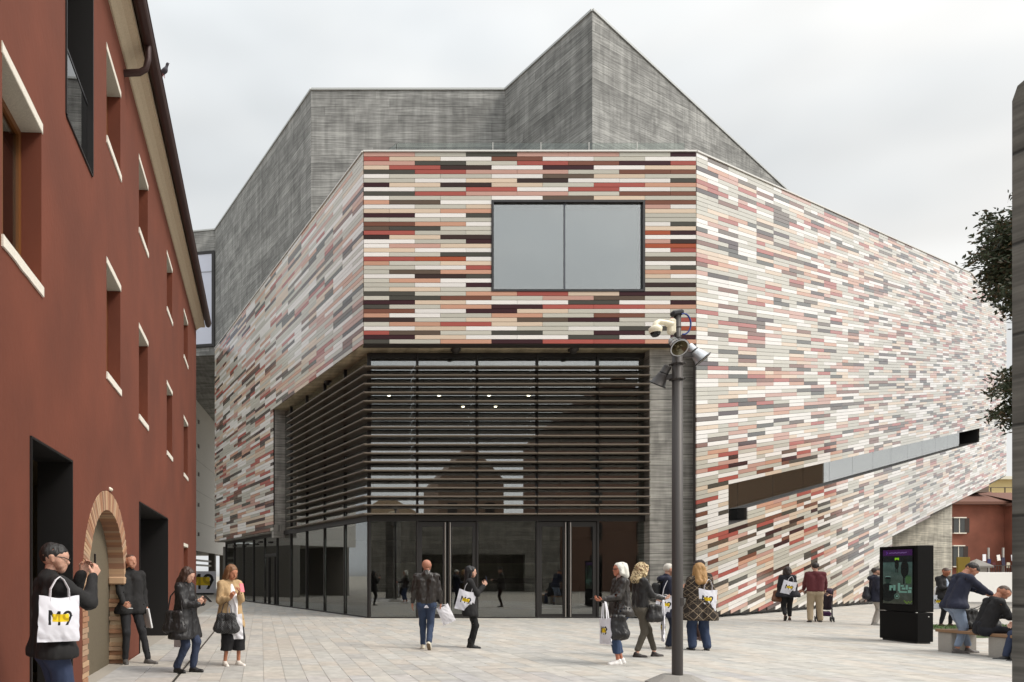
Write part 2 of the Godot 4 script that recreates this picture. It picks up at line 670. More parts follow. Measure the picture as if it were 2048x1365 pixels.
	# --- trousers
	var lg: Dictionary = cfg.get("legs", {})
	var wide: float = lg.get("wide", 0.0)
	var tp := []
	for s in [1.0, -1.0]:
		var h_ := hL if s > 0 else hR
		var k_ := kL if s > 0 else kR
		var a_ := aL if s > 0 else aR
		tp.append([hip + Vector3(s * 0.06, 0.05, -0.01), h_ + Vector3(0, -0.03, -0.015), 0.105 + fat * 0.5, 0.108 + fat * 0.4])
		tp.append([h_, k_, 0.093 + wide * 0.5 + fat * 0.3, 0.064 + wide * 0.8 + fat * 0.2])
		var stop: Vector3 = (a_ - k_) * (1.0 - lg.get("short", 0.0))
		tp.append([k_, k_ + stop + Vector3(0, 0.03, 0), 0.062 + wide * 0.8 + fat * 0.2, 0.049 + wide])
	var tcuts := [[Vector3(0, -1, 0), -lg.get("hem", 0.045)]]
	if cfg.has("seat"):
		tcuts = []
	blob_part("trousers", root, lg.get("m", mat(lg.get("c", Color(0.1, 0.12, 0.2)), 0.9, 0, grain_tex, 3.0)), tp, cell, 0.03, tcuts, 0.011, 1.6)
	# --- shirt below the coat
	if cfg.has("shirt"):
		var shp := []
		for s in [1.0, -1.0]:
			shp.append([up.call(Vector3(s * 0.065, 0.86, 0.0)), up.call(Vector3(s * 0.075, 1.34, 0.01)), 0.108 + fat, 0.08])
			shp.append([nb, up.call(Vector3(s * 0.12, 1.42, 0)), 0.056, 0.05])
		shp.append([nb + R * Vector3(0, 0.0, 0), nb + R * Vector3(0, 0.05, 0.012), 0.066, 0.063])
		blob_part("shirt", root, mat(cfg.shirt.c, 0.85), shp, cell, 0.03, [[R * Vector3(0, -1, 0), (R * Vector3(0, -1, 0)).dot(up.call(Vector3(0, cfg.shirt.hem, 0)))]], 0.012, 1.5)
	# --- coat or jacket
	if cfg.has("coat"):
		var ct: Dictionary = cfg.coat
		var f: float = ct.get("fat", 0.0) + fat
		var hem: float = ct.get("hem", 0.9)
		var cp := []
		for s in [1.0, -1.0]:
			var sh := sL if s > 0 else sR
			var el := eL if s > 0 else eR
			var wr := wL if s > 0 else wR
			cp.append([up.call(Vector3(s * 0.07, 0.96, -0.005)), up.call(Vector3(s * (0.085 if fem else 0.1), 1.33, -0.005)), 0.118 + f, (0.098 if fem else 0.110) + f * 0.6])
			cp.append([nb + R * Vector3(0, -0.02, -0.01), sh, 0.068 + f * 0.3, 0.066 + f * 0.3])
			cp.append([sh, el, 0.068 + f * 0.35, 0.056 + f * 0.35])
			cp.append([el, el.lerp(wr, ct.get("slv", 0.96)), 0.056 + f * 0.35, 0.043 + f * 0.2])
			if hem < 0.85:
				cp.append([up.call(Vector3(s * 0.075, 1.0, 0)), hip + Vector3(s * (0.085 + ct.get("flare", 0.02)), hem - 0.93 + 0.05, 0.0), 0.12 + f, 0.135 + f + ct.get("flare", 0.02)])
			if fem:
				cp.append([up.call(Vector3(s * 0.07, 1.27, 0.07)), up.call(Vector3(s * 0.07, 1.25, 0.07)), 0.06, 0.06])
		if ct.get("collar", true):
			cp.append([nb + R * Vector3(0, 0.01, -0.02), nb + R * Vector3(0, 0.035, -0.012), 0.074, 0.068])
		if ct.get("hood", false):
			cp.append([nb + R * Vector3(-0.07, -0.02, -0.11), nb + R * Vector3(0.07, -0.02, -0.11), 0.07, 0.07])
		var hn: Vector3 = Vector3(0, -1, 0) if hem < 0.85 else R * Vector3(0, -1, 0)
		var cuts := [[hn, hn.dot(hip + Vector3(0, hem - 0.93, 0) if hem < 0.85 else up.call(Vector3(0, hem, 0)))]]
		if ct.get("lift", 0.0) > 0.0:
			cuts = [[hn, cuts[0][1]]]
		if ct.get("open", 0.0) > 0.0:
			# the open front: a wedge left free between the two fronts, showing the shirt
			pass
		blob_part("coat", root, ct.get("m", mat(ct.get("c", Color(0.03, 0.03, 0.035)), ct.get("rough", 0.85), 0, grain_tex, 3.0)), cp, cell, 0.035, cuts, ct.get("wob", 0.022) * 0.42, ct.get("freq", 1.5))
		if ct.get("open", 0.0) > 0.0:
			var op: float = ct.open
			blob_part("shirt_front", root, mat(ct.get("under", Color(0.85, 0.85, 0.85)), 0.85), [[up.call(Vector3(0, hem - 0.02, 0.075 + f)), up.call(Vector3(0, 1.2, 0.085 + f * 0.6)), 0.035 + op, 0.036 + op], [up.call(Vector3(0, 1.2, 0.085)), up.call(Vector3(0, 1.41, 0.045)), 0.036 + op, 0.03]], 0.014, 0.02, [[Vector3(0, -1, 0), -(hem - 0.05)]])
	# --- shoes
	var shoe_m := mat(cfg.get("shoes", Color(0.03, 0.03, 0.03)), 0.5)
	var sole_m := mat(cfg.get("soles", Color(0.05, 0.045, 0.04)), 0.7)
	for s in [1.0, -1.0]:
		var a := aL if s > 0 else aR
		var fd: Vector3 = cfg.get("fl" if s > 0 else "fr", Vector3(s * 0.18, 0, 1))
		fd = fd.normalized()
		var u := (Vector3.UP - fd * fd.y).normalized()
		var bt := a - u * 0.085
		var pr := [[bt + u * 0.035 - fd * 0.035, bt + u * 0.035 + fd * 0.06, 0.037, 0.04], [bt + u * 0.03 + fd * 0.06, bt + u * 0.026 + fd * 0.155, 0.042, 0.033], [bt + u * 0.08 - fd * 0.01, bt + u * 0.04 + fd * 0.05, 0.043, 0.036]]
		if cfg.get("boot", false):
			pr.append([bt + u * 0.05, a + u * 0.10, 0.046, 0.05])
		blob_part("shoe", root, shoe_m, pr, 0.011, 0.02, [[-u, -u.dot(bt + u * 0.004)]])
		var so := [[bt + u * 0.01 - fd * 0.035, bt + u * 0.01 + fd * 0.15, 0.038, 0.034]]
		blob_part("sole", root, sole_m, so, 0.011, 0.01, [[-u, -u.dot(bt)], [u, u.dot(bt + u * 0.02)]])
	# --- hair
	var hr: Array = cfg.get("hair", ["short", Color(0.05, 0.04, 0.03)])
	var hairm := mat(hr[1] if hr.size() > 1 else Color.BLACK, 0.55, 0, grain_tex, 9.0)
	var cap := [[H.call(Vector3(0, 0.044, -0.036)), H.call(Vector3(0, 0.042, 0.014)), 0.094, 0.086]]
	var line := HB * Vector3(0, -0.8, 0.6)
	var hw := 0.012
	if hr[0] == "short":
		blob_part("hair", root, hairm, cap, 0.011, 0.02, [[line, line.dot(H.call(Vector3(0, 0.055, 0.085)))]], 0.007, 4.5)
	elif hr[0] == "crop":
		blob_part("hair", root, hairm, [[cap[0][0], cap[0][1], 0.0885, 0.080]], 0.009, 0.02, [[line, line.dot(H.call(Vector3(0, 0.05, 0.07)))]], 0.004, 3.0)
	elif hr[0] != "bald":
		var ln: float = hr[2]
		var pr2 := [[cap[0][0], cap[0][1], 0.103, 0.09]]
		for s in [1.0, -1.0]:
			pr2.append([H.call(Vector3(s * 0.045, 0.0, -0.06)), H.call(Vector3(s * 0.055, -ln, -0.085)), 0.07, 0.05 + hr[3]])
			pr2.append([H.call(Vector3(s * 0.078, 0.04, 0.0)), H.call(Vector3(s * (0.085 + hr[3]), -ln * 0.75, 0.012)), 0.03, 0.026 + hr[3]])
		var fr := HB * Vector3(0, -0.35, 0.94)
		blob_part("hair", root, hairm, pr2, 0.012, 0.025, [[fr, fr.dot(H.call(Vector3(0, 0.06, 0.082)))]], hr[4], hr[5])
	root.set_meta("nothing", 0)
	root.remove_meta("nothing")
	return root


# point of a person's own frame in the world
func of(p: Node3D, v: Vector3) -> Vector3:
	return p.transform * v


# a cloth tote: hangs from `top` (where the straps meet), its print facing `yaw`
func tote(label: String, top: Vector3, yaw: float, tilt := 0.0, drop := 0.30, thick := 0.035, wd := 0.37, hg := 0.41, squeeze := 1.0) -> Node3D:
	var xf := Transform3D(Basis(Vector3.UP, deg_to_rad(yaw - skew)) * Basis(Vector3.BACK, deg_to_rad(tilt)), top)
	var t := thing("tote_bag", label, "tote bag", "white printed tote bags", xf)
	var st := begin()
	st.set_smooth_group(1)
	var nu := 12
	var nv := 12
	for side in [1.0, -1.0]:
		var P := func(i, j):
			var u := float(i) / nu - 0.5
			var v := float(j) / nv
			var bulge := (1.0 - 4.0 * u * u) * (0.25 + 0.75 * sin(PI * minf(v * 0.9 + 0.1, 1.0)))
			var w := cloth_noise.get_noise_3d(u * 1.1 + top.x, v * 1.1, top.z) * 0.022
			return Vector3(u * wd * squeeze * (0.96 + 0.05 * v), -drop - v * hg - 0.012 * cos(u * 6.0) * (1.0 - v), side * (thick * bulge + 0.004) + w * (0.4 + v))
		for i in nu:
			for j in nv:
				var q := [P.call(i, j), P.call(i + 1, j), P.call(i + 1, j + 1), P.call(i, j + 1)]
				var uv := [Vector2(float(i) / nu, float(j) / nv), Vector2(float(i + 1) / nu, float(j) / nv), Vector2(float(i + 1) / nu, float(j + 1) / nv), Vector2(float(i) / nu, float(j + 1) / nv)]
				if side < 0:
					for k in 4:
						uv[k].x = 1.0 - uv[k].x
					quad_uv(st, q[3], q[2], q[1], q[0], uv[3], uv[2], uv[1], uv[0])
				else:
					quad_uv(st, q[0], q[1], q[2], q[3], uv[0], uv[1], uv[2], uv[3])
	obj("cloth_bag", st, mats.logo, t)
	for side in [1.0, -1.0]:
		var s2 := begin()
		var z: float = side * 0.012
		tube(s2, [Vector3(-0.075 * squeeze, -drop - 0.03, z + side * 0.006), Vector3(-0.07 * squeeze, -drop * 0.6, z), Vector3(-0.03 * squeeze, -drop * 0.12, z * 0.6), Vector3(0, 0.005, z * 0.4), Vector3(0.03 * squeeze, -drop * 0.12, z * 0.6), Vector3(0.07 * squeeze, -drop * 0.6, z), Vector3(0.075 * squeeze, -drop - 0.03, z + side * 0.006)], 0.012, 6, 0.35)
		obj("strap", s2, mats.cloth, t)
	return t


func phone(label: String, at: Vector3, yaw: float, pitch: float, c: Color) -> void:
	var st := begin()
	box(st, Transform3D.IDENTITY, Vector3(0.072, 0.148, 0.009), 0.003)
	var t := thing("smartphone", label, "smartphone", "smartphones held by visitors", Transform3D(Basis(Vector3.UP, deg_to_rad(yaw - skew)) * Basis(Vector3.RIGHT, deg_to_rad(pitch)), at))
	obj("case", st, mat(c, 0.35), t)
	var s2 := begin()
	box(s2, Transform3D(Basis(), Vector3(0, 0, 0.0055)), Vector3(0.066, 0.138, 0.003))
	obj("screen", s2, mat(Color(0.02, 0.02, 0.025), 0.08), t)


# ---------------------------------------------------------------- the clad museum
const ROWH := 0.1429
const MOD := 0.8395
const TOPY := 15.375
const PALETTE := {
	"W": [0.84, 0.81, 0.775], "G": [0.56, 0.54, 0.47], "C": [0.71, 0.57, 0.44], "P": [0.60, 0.335, 0.235], "K": [0.58, 0.35, 0.29], "R": [0.41, 0.105, 0.085],
	"U": [0.20, 0.082, 0.055], "B": [0.125, 0.09, 0.067], "D": [0.078, 0.074, 0.062], "M": [0.048, 0.017, 0.021], "N": [0.046, 0.027, 0.024], "O": [0.40, 0.095, 0.045]}
const FRONT := ["KKGGDDKKKKGGM", "RCCWWUUWWGGWW", "KKDDGGRRUUMMR", "CRRNNWWMMWWCC", "DDRRKKKKGGUUU", "WGGGGWWBBCCGG", "GGWWCCNNWWWWD", "MCCNNCCGGRRPP", "WWGGRRWWRRWWG", "DDRRKKKKGGUUU", "WGGGGWWBBCCGG",
	"PBBWW------UU", "WWGGC------KW", "CCCPP------CC", "MMWWD------GG", "GGGGG------GG", "UUPPW------WD", "BDDGG------CC", "RRGGG------OM", "NCCNN------WW", "WWGGM------KN", "WKKCC------OO", "CCWWW------WR", "WGGDD------GG", "RROOW------BB", "PGGCC------WW", "GGWWR------GD", "GBBPP------PP", "WWNND------CW", "GPPWW------GG", "GGWWM------NN", "GCCGG------GG",
	"DDGGPPRRCCMMU", "GDDUUGGKKBBGG", "MMCCWWWWDDWWM", "DGGPPMMRRRRPP", "UUWWMMCCGGWWG", "PWWGGPPGGUUGG", "NNGGCCBBMMGGR", "GPPRRCCGGGGWW", "WWCCWWGGWWDDO", "RBBGGDDGGMMGG", "MMCCWWWWDDWWM", "DGGPPMMRRRRPP"]
# even-numbered starts break the row at odd modules; read straight from the strings by pairs

const A := Vector3(2.005, 0, -23.0)
const B := Vector3(12.921, 0, -23.0)
const LDIR := Vector3(-0.3452, 0, -0.9385)
const RDIR := Vector3(0.7910, 0, -0.6119)
const RISE := 0.17216


func tile_mat(ch: String, v: int) -> StandardMaterial3D:
	var c: Array = PALETTE[ch]
	var t: float = [1.0, 0.94, 1.05][v % 3]
	var m := mat(Color(c[0] * t, c[1] * t, c[2] * t).linear_to_srgb(), 0.35, 0, grain_tex, 2.2)
	m.metallic_specular = 0.25
	return m


func random_colour(u: float) -> String:
	var bands := [["W", 0.22], ["G", 0.52], ["C", 0.64], ["K", 0.72], ["P", 0.77], ["R", 0.815], ["U", 0.86], ["B", 0.905], ["D", 0.955], ["M", 0.98], ["N", 1.01]]
	for b in bands:
		if u < b[1]:
			return b[0]
	return "W"


# tiles of a long facade as one mesh: rows fall from the top edge, `inside` says where a tile may stand
func tile_field(called: String, parent: Node, xf: Callable, module: float, s_end: float, rows: int, inside: Callable, seed_: int) -> void:
	var r := RandomNumberGenerator.new()
	r.seed = seed_
	var verts := PackedVector3Array()
	var norms := PackedVector3Array()
	var cols := PackedColorArray()
	var idx := PackedInt32Array()
	var n: Vector3 = (xf.call(0, 0, 1) - xf.call(0, 0, 0)).normalized()
	var t := 0.03
	var flip: bool = ((xf.call(1, 0, 0) - xf.call(0, 0, 0)) as Vector3).cross(Vector3.UP).dot(n) < 0.0
	for row in rows:
		var s := -module * (row * 7 % 2)
		while s < s_end:
			var w := module * (2.0 if r.randf() < 0.86 else 1.0)
			var c: Array = PALETTE[random_colour(r.randf())]
			var tone := r.randf_range(0.93, 1.06)
			var a := maxf(s, 0.0)
			var b := minf(s + w, s_end)
			s += w
			# cut the tile into the stretch that lies on the wall
			var step := module * 0.25
			var q := a
			var runs := []
			while q < b - 0.01:
				var e := minf(q + step, b)
				if inside.call((q + e) * 0.5, row):
					if runs.size() and absf(runs[-1][1] - q) < 0.001:
						runs[-1][1] = e
					else:
						runs.append([q, e])
				q = e
			for run in runs:
				var s0: float = run[0] + 0.004
				var s1: float = run[1] - 0.004
				var y0 := (row + 1) * ROWH - 0.006
				var y1 := row * ROWH + 0.006
				var tilt := r.randf_range(-0.0015, 0.0015)
				var col := Color(c[0] * tone, c[1] * tone, c[2] * tone)
				var f := [xf.call(s0, y0, t + tilt), xf.call(s0, y1, t + tilt * 0.5), xf.call(s1, y1, t - tilt), xf.call(s1, y0, t)]
				var k := [xf.call(s0, y0, 0), xf.call(s0, y1, 0), xf.call(s1, y1, 0), xf.call(s1, y0, 0)]
				for quad_ in [[f[0], f[1], f[2], f[3]], [f[1], k[1], k[2], f[2]], [f[3], k[3], k[0], f[0]], [k[0], k[1], f[1], f[0]], [f[3], f[2], k[2], k[3]]]:
					if flip:
						quad_ = [quad_[3], quad_[2], quad_[1], quad_[0]]
					var base := verts.size()
					var nn: Vector3 = (quad_[2] - quad_[0]).cross(quad_[1] - quad_[0]).normalized()
					for v in quad_:
						verts.append(v)
						norms.append(nn)
						cols.append(col)
					idx.append_array(PackedInt32Array([base, base + 1, base + 2, base, base + 2, base + 3]))
	var arr := []
	arr.resize(Mesh.ARRAY_MAX)
	arr[Mesh.ARRAY_VERTEX] = verts
	arr[Mesh.ARRAY_NORMAL] = norms
	arr[Mesh.ARRAY_COLOR] = cols
	arr[Mesh.ARRAY_INDEX] = idx
	var m := ArrayMesh.new()
	m.add_surface_from_arrays(Mesh.PRIMITIVE_TRIANGLES, arr)
	var tm := StandardMaterial3D.new()
	tm.vertex_color_use_as_albedo = true
	tm.roughness = 0.15
	tm.metallic_specular = 0.68
	tm.albedo_texture = grain_tex
	tm.uv1_triplanar = true
	tm.uv1_world_triplanar = true
	tm.uv1_scale = Vector3.ONE * 2.2
	kind(put(called, m, tm, parent), "stuff")


func pane(parent: Node, a: Vector3, b: Vector3, y0: float, y1: float, m: Material, called := "window_pane") -> MeshInstance3D:
	var st := begin()
	var d := (b - a)
	var mid := (a + b) * 0.5 + Vector3(0, (y0 + y1) * 0.5, 0)
	box(st, Transform3D(Basis(d.normalized(), Vector3.UP, d.normalized().cross(Vector3.UP)), mid), Vector3(d.length(), y1 - y0, 0.02))
	return obj(called, st, m, parent)


func upright(parent: Node, called: String, p: Vector3, dir: Vector3, y0: float, y1: float, w: float, dp: float, m: Material) -> void:
	var st := begin()
	box(st, Transform3D(Basis(dir, Vector3.UP, dir.cross(Vector3.UP)), p + Vector3(0, (y0 + y1) * 0.5, 0)), Vector3(w, y1 - y0, dp), 0.008)
	obj(called, st, m, parent)


func rail(parent: Node, called: String, a: Vector3, b: Vector3, w: float, h: float, m: Material) -> void:
	var st := begin()
	bar(st, a, b, w, h, 0.006)
	obj(called, st, m, parent)


func museum() -> void:
	var t := thing("museum", "large museum clad in red, white and grey ceramic tiles with a concrete crown", "building")
	var dark := mat(rgb8(30, 27, 25), 0.5)
	var joint := mat(rgb8(52, 47, 44), 0.9)
	var board := uv_mat(board_tex, 0.85, rgb8(190, 187, 181), board_bump, 0.6, Vector3(1.0 / 12.0, 1.0 / 4.8, 1))
	var frame := mat(rgb8(34, 31, 29), 0.45)
	var steel := mat(rgb8(190, 186, 178), 0.28, 0.9)
	var trim := mat(rgb8(205, 203, 198), 0.4, 0.2)
	var glass := glass_mat(2.1)
	var upper := glass_mat(2.7)
	# ---- front facade
	var st := begin()
	var fx := Transform3D(Basis(), Vector3(A.x, 0, A.z))
	var W := B.x - A.x
	var wx0 := 5 * MOD
	var wx1 := 11 * MOD
	var wy0 := TOPY - 32 * ROWH
	var wy1 := TOPY - 11 * ROWH
	var by := TOPY - 44 * ROWH
	for r in [[0.0, wy1, W, TOPY + 0.02], [0.0, by - 0.02, W, wy0], [0.0, wy0, wx0, wy1], [wx1, wy0, W, wy1]]:
		prism(st, fx, rect_poly(r[0], r[1], r[2], r[3]), 0.35)
	var front := obj("facade", st, joint, t)
	var shapes := {}
	for row in FRONT.size():
		var line: String = FRONT[row]
		var i := 0
		while i < 13:
			var ch := line[i]
			if ch == "-":
				i += 1
				continue
			var n := 1
			# two-module tiles; equal neighbours beyond two are further tiles
			if i + 1 < 13 and line[i + 1] == ch and not (i == 0 and line[1] == ch and i + 2 < 13 and line[2] == ch):
				n = 2
			if not shapes.has(n):
				var s2 := begin()
				box(s2, Transform3D(Basis(), Vector3(MOD * n * 0.5, -ROWH * 0.5, 0.015)), Vector3(MOD * n - 0.008, ROWH - 0.012, 0.03), 0.003)
				s2.generate_normals()
				shapes[n] = s2.commit()
			var jit := rng.randf_range(-0.002, 0.002)
			put("tile", shapes[n], tile_mat(ch, rng.randi() % 3), front, Transform3D(Basis(), Vector3(A.x + i * MOD, TOPY - row * ROWH, A.z + jit)))
			i += n
	# ---- left facade, with the opening for the louvred corner
	var lout := Vector3(-0.9385, 0, 0.3452)
	var lx := Transform3D(Basis(-LDIR, Vector3.UP, lout), A + LDIR * 21.42)
	st = begin()
	var L := 21.42
	var oY := 9.085
	var op := 9.65
	prism(st, lx, PackedVector2Array([Vector2(0, 3.5), Vector2(L - op, 3.5), Vector2(L - op, oY), Vector2(L, oY), Vector2(L, TOPY + 0.02), Vector2(0, TOPY + 0.02)]), 0.05)
	var lf := obj("facade", st, joint, t)
	tile_field("tile_cladding", lf, func(s, y, d): return A + LDIR * s + Vector3(0, TOPY - y, 0) + lout * d, 0.8395, L, 83, func(s, row): return s > op or row < 44, 11)
	# ---- right facade: courses climb along the wall; a long slit is cut in it
	var rout := Vector3(0.6119, 0, 0.7910)
	var rx := Transform3D(Basis(RDIR, Vector3.UP, rout), B)
	var m2 := 0.834
	var sl0 := m2 * 3
	var sl1 := m2 * 5
	var sl2 := m2 * 56
	var top := func(s): return TOPY + RISE * s
	var rowy := func(s, row): return TOPY + RISE * s - row * ROWH
	var send := 58.09
	st = begin()
	var flat_top := 22.9
	var s_flat := (flat_top - TOPY) / RISE
	var low0 := -0.5
	var s_low := 23.3
	var bot := func(s): return 3.49 + 0.1798 * (s - s_low)
	prism(st, rx, PackedVector2Array([Vector2(0, 0.12), Vector2(sl0, 0.12), Vector2(sl0, top.call(sl0)), Vector2(0, top.call(0))]), 0.08)
	prism(st, rx, PackedVector2Array([Vector2(sl0, 0.12), Vector2(s_low, 0.12), Vector2(s_low, bot.call(s_low)), Vector2(sl2, bot.call(sl2)), Vector2(sl2, rowy.call(sl2, 85)), Vector2(sl1, rowy.call(sl1, 85)), Vector2(sl1, rowy.call(sl1, 88)), Vector2(sl0, rowy.call(sl0, 88))]), 0.08)
	prism(st, rx, PackedVector2Array([Vector2(sl0, rowy.call(sl0, 78)), Vector2(sl2, rowy.call(sl2, 78)), Vector2(sl2, flat_top), Vector2(s_flat, flat_top), Vector2(sl0, top.call(sl0))]), 0.08)
	prism(st, rx, PackedVector2Array([Vector2(sl2, bot.call(sl2)), Vector2(send, bot.call(send)), Vector2(send, flat_top), Vector2(sl2, flat_top)]), 0.08)
	var rf := obj("facade", st, joint, t)
	tile_field("tile_cladding", rf, func(s, y, d): return B + RDIR * s + Vector3(0, TOPY + RISE * s - y, 0) + rout * d, m2, send, 150, func(s, row):
		var yt: float = TOPY + RISE * s - row * ROWH
		if yt > flat_top or yt - ROWH < 0.13:
			return false
		if s > s_low and yt - ROWH < bot.call(s) - 0.03:
			return false
		if s > sl0 and s < sl2 and row >= 78 and row < 85:
			return false
		if s > sl0 and s < sl1 and row >= 78 and row < 88:
			return false
		return true, 23)
	# the slit: black lining, dark room behind, panes
	st = begin()
	var pl := PackedVector2Array([Vector2(sl0, rowy.call(sl0, 89)), Vector2(sl1, rowy.call(sl1, 89)), Vector2(sl2, rowy.call(sl2, 86)), Vector2(sl2, rowy.call(sl2, 77)), Vector2(sl0, rowy.call(sl0, 77))])
	prism(st, Transform3D(rx.basis, rx.origin - rout * 1.1), pl, 0.05)
	for e in [[sl0, sl1, 88.0, 1], [sl1, sl2, 85.0, 1], [sl0, sl2, 78.0, -1]]:
		var o: float = e[2]
		var pa := PackedVector2Array([Vector2(e[0], rowy.call(e[0], o)), Vector2(e[1], rowy.call(e[1], o)), Vector2(e[1], rowy.call(e[1], o + e[3] * 0.4)), Vector2(e[0], rowy.call(e[0], o + e[3] * 0.4))])
		prism(st, Transform3D(rx.basis, rx.origin - rout * 0.082), pa, 1.0)
	for s in [sl0 - 0.06, sl2]:
		prism(st, Transform3D(rx.basis, rx.origin - rout * 0.082), rect_poly(s, rowy.call(s, 88), s + 0.06, rowy.call(s, 77)), 1.0)
	prism(st, Transform3D(rx.basis, rx.origin - rout * 0.082), rect_poly(sl1, rowy.call(sl1, 88), sl1 + 0.05, rowy.call(sl1, 85)), 1.0)
	obj("slit_lining", st, mat(rgb8(20, 18, 17), 0.6), t)
	var gm := glass_mat(4.4)
	var edges := [sl0]
	for k in 12:
		edges.append(sl1 + (m2 * 50 - sl1) * k / 11.0)
	for k in edges.size() - 1:
		var sa: float = edges[k] + 0.012
		var sb: float = edges[k + 1] - 0.012
		st = begin()
		var lowr := 88.0 if k == 0 else 84.9
		prism(st, Transform3D(rx.basis, rx.origin - rout * 0.3), PackedVector2Array([Vector2(sa, rowy.call(sa, lowr)), Vector2(sb, rowy.call(sb, lowr)), Vector2(sb, rowy.call(sb, 78.2)), Vector2(sa, rowy.call(sa, 78.2))]), 0.02)
		obj("window_pane", st, gm, t)
	# coping on the roof edges
	st = begin()
	bar(st, A + Vector3(-0.02, TOPY + 0.03, 0.0), B + Vector3(0, TOPY + 0.03, 0.0), 0.14, 0.05)
	bar(st, A + Vector3(0, TOPY + 0.031, 0), A + LDIR * L + Vector3(0, TOPY + 0.031, 0), 0.14, 0.05)
	var rt := RDIR * s_flat
	bar(st, B + Vector3(0, TOPY + 0.032, 0), B + rt + Vector3(0, flat_top + 0.032, 0), 0.14, 0.05)
	bar(st, B + rt + Vector3(0, flat_top + 0.032, 0), B + RDIR * send + Vector3(0, flat_top + 0.032, 0), 0.14, 0.05)
	obj("roof_coping", st, trim, t)
	# roof deck and soffits
	st = begin()
	var deck := func(st_: SurfaceTool, y, th, pts):
		var poly := PackedVector2Array()
		for p in pts:
			poly.append(Vector2(p.x, p.z))
		prism(st_, Transform3D(Basis(Vector3.RIGHT, Vector3.BACK, Vector3.DOWN), Vector3(0, y, 0)), poly, th)
	var inn := 0.12
	deck.call(st, 15.0, 0.3, [Vector3(A.x, 0, A.z - 0.36), Vector3(B.x, 0, B.z - 0.36), B + RDIR * 30 - rout * 0.1, A + LDIR * L - lout * 0.32, A - lout * 0.32])
	obj("roof_deck", st, mat(rgb8(150, 148, 142), 0.9), t)
	st = begin()
	deck.call(st, 9.07, 0.35, [Vector3(A.x, 0, A.z - 0.003), Vector3(B.x - 0.02, 0, B.z - 0.003), B + Vector3(1.3, 0, -1.12), Vector3(14.2, 0, -40), A + LDIR * op - lout * 4, A + LDIR * op - lout * 0.003])
	obj("soffit", st, uv_mat(board_tex, 0.85, rgb8(214, 200, 170), board_bump, 0.5, Vector3(1.0 / 12.0, 1.0 / 4.8, 1)), t)
	st = begin()
	deck.call(st, 3.48, 0.3, [A + LDIR * (op - 0.02) - lout * 0.003, A + LDIR * L - lout * 0.003, A + LDIR * L - lout * 2.5, A + LDIR * (op - 0.02) - lout * 2.5])
	obj("soffit", st, board, t)
	# concrete jamb at the far end of the louvred corner
	st = begin()
	prism(st, Transform3D(Basis(-lout, Vector3.UP, -LDIR), A + LDIR * (op + 0.005)), rect_poly(0.0, 3.2, 1.2, 9.07), 0.3)
	obj("concrete_jamb", st, board, t)
	# pier beside the entrance
	st = begin()
	prism(st, Transform3D(Basis(), Vector3(0, 0, -23.5)), rect_poly(11.66, 0, 13.33, 9.07), 0.9)
	obj("concrete_pier", st, board, t)
	# under the far end of the tile wall
	st = begin()
	prism(st, Transform3D(Basis(Vector3(0.974, 0, -0.227), Vector3.UP, Vector3(0.227, 0, 0.974)), Vector3(33.92, 0, -44.5)), rect_poly(-3.2, 0, 9.69, 9.0), 3.0)
	obj("concrete_wall", st, uv_mat(board_tex, 0.85, rgb8(226, 222, 210), board_bump, 0.6, Vector3(1.0 / 12.0, 1.0 / 4.8, 1)), t)
	# ---- framed window in the front
	st = begin()
	var wc := Vector3(A.x, 0, A.z)
	var fw := 0.07
	for r in [[wx0, wy0, wx0 + fw, wy1], [wx1 - fw, wy0, wx1, wy1], [wx0 + fw, wy0, wx1 - fw, wy0 + fw], [wx0 + fw, wy1 - fw, wx1 - fw, wy1]]:
		prism(st, Transform3D(Basis(), wc + Vector3(0, 0, 0.05)), rect_poly(r[0], r[1], r[2], r[3]), 0.5)
	var fwin := obj("window", st, mat(rgb8(28, 27, 30), 0.4), t)
	var mx := (wx0 + wx1) * 0.5 - 0.1
	var g2 := glass_mat(2.7)
	for r in [[wx0 + fw, mx - 0.025], [mx + 0.025, wx1 - fw]]:
		pane(fwin, wc + Vector3(r[0], 0, -0.05), wc + Vector3(r[1], 0, -0.05), wy0 + fw, wy1 - fw, g2, "pane")
	st = begin()
	prism(st, Transform3D(Basis(), wc + Vector3(0, 0, -0.02)), rect_poly(mx - 0.024, wy0 + fw, mx + 0.024, wy1 - fw), 0.08)
	obj("mullion", st, mat(rgb8(70, 74, 82), 0.4), fwin)
	st = begin()
	prism(st, Transform3D(Basis(), wc + Vector3(0, 0, -0.36)), rect_poly(wx0 - 0.2, wy0 - 0.2, wx1 + 0.2, wy1 + 0.2), 0.1)
	obj("blind", st, mat(rgb8(120, 128, 142), 0.9), fwin)
	# ---- glazed entrance
	var gz := -23.9
	var gx := 2.273
	var gc := Vector3(gx, 0, gz)
	var cuts := [0.0, 1.64, 3.68, 5.726, 7.79, 9.51]
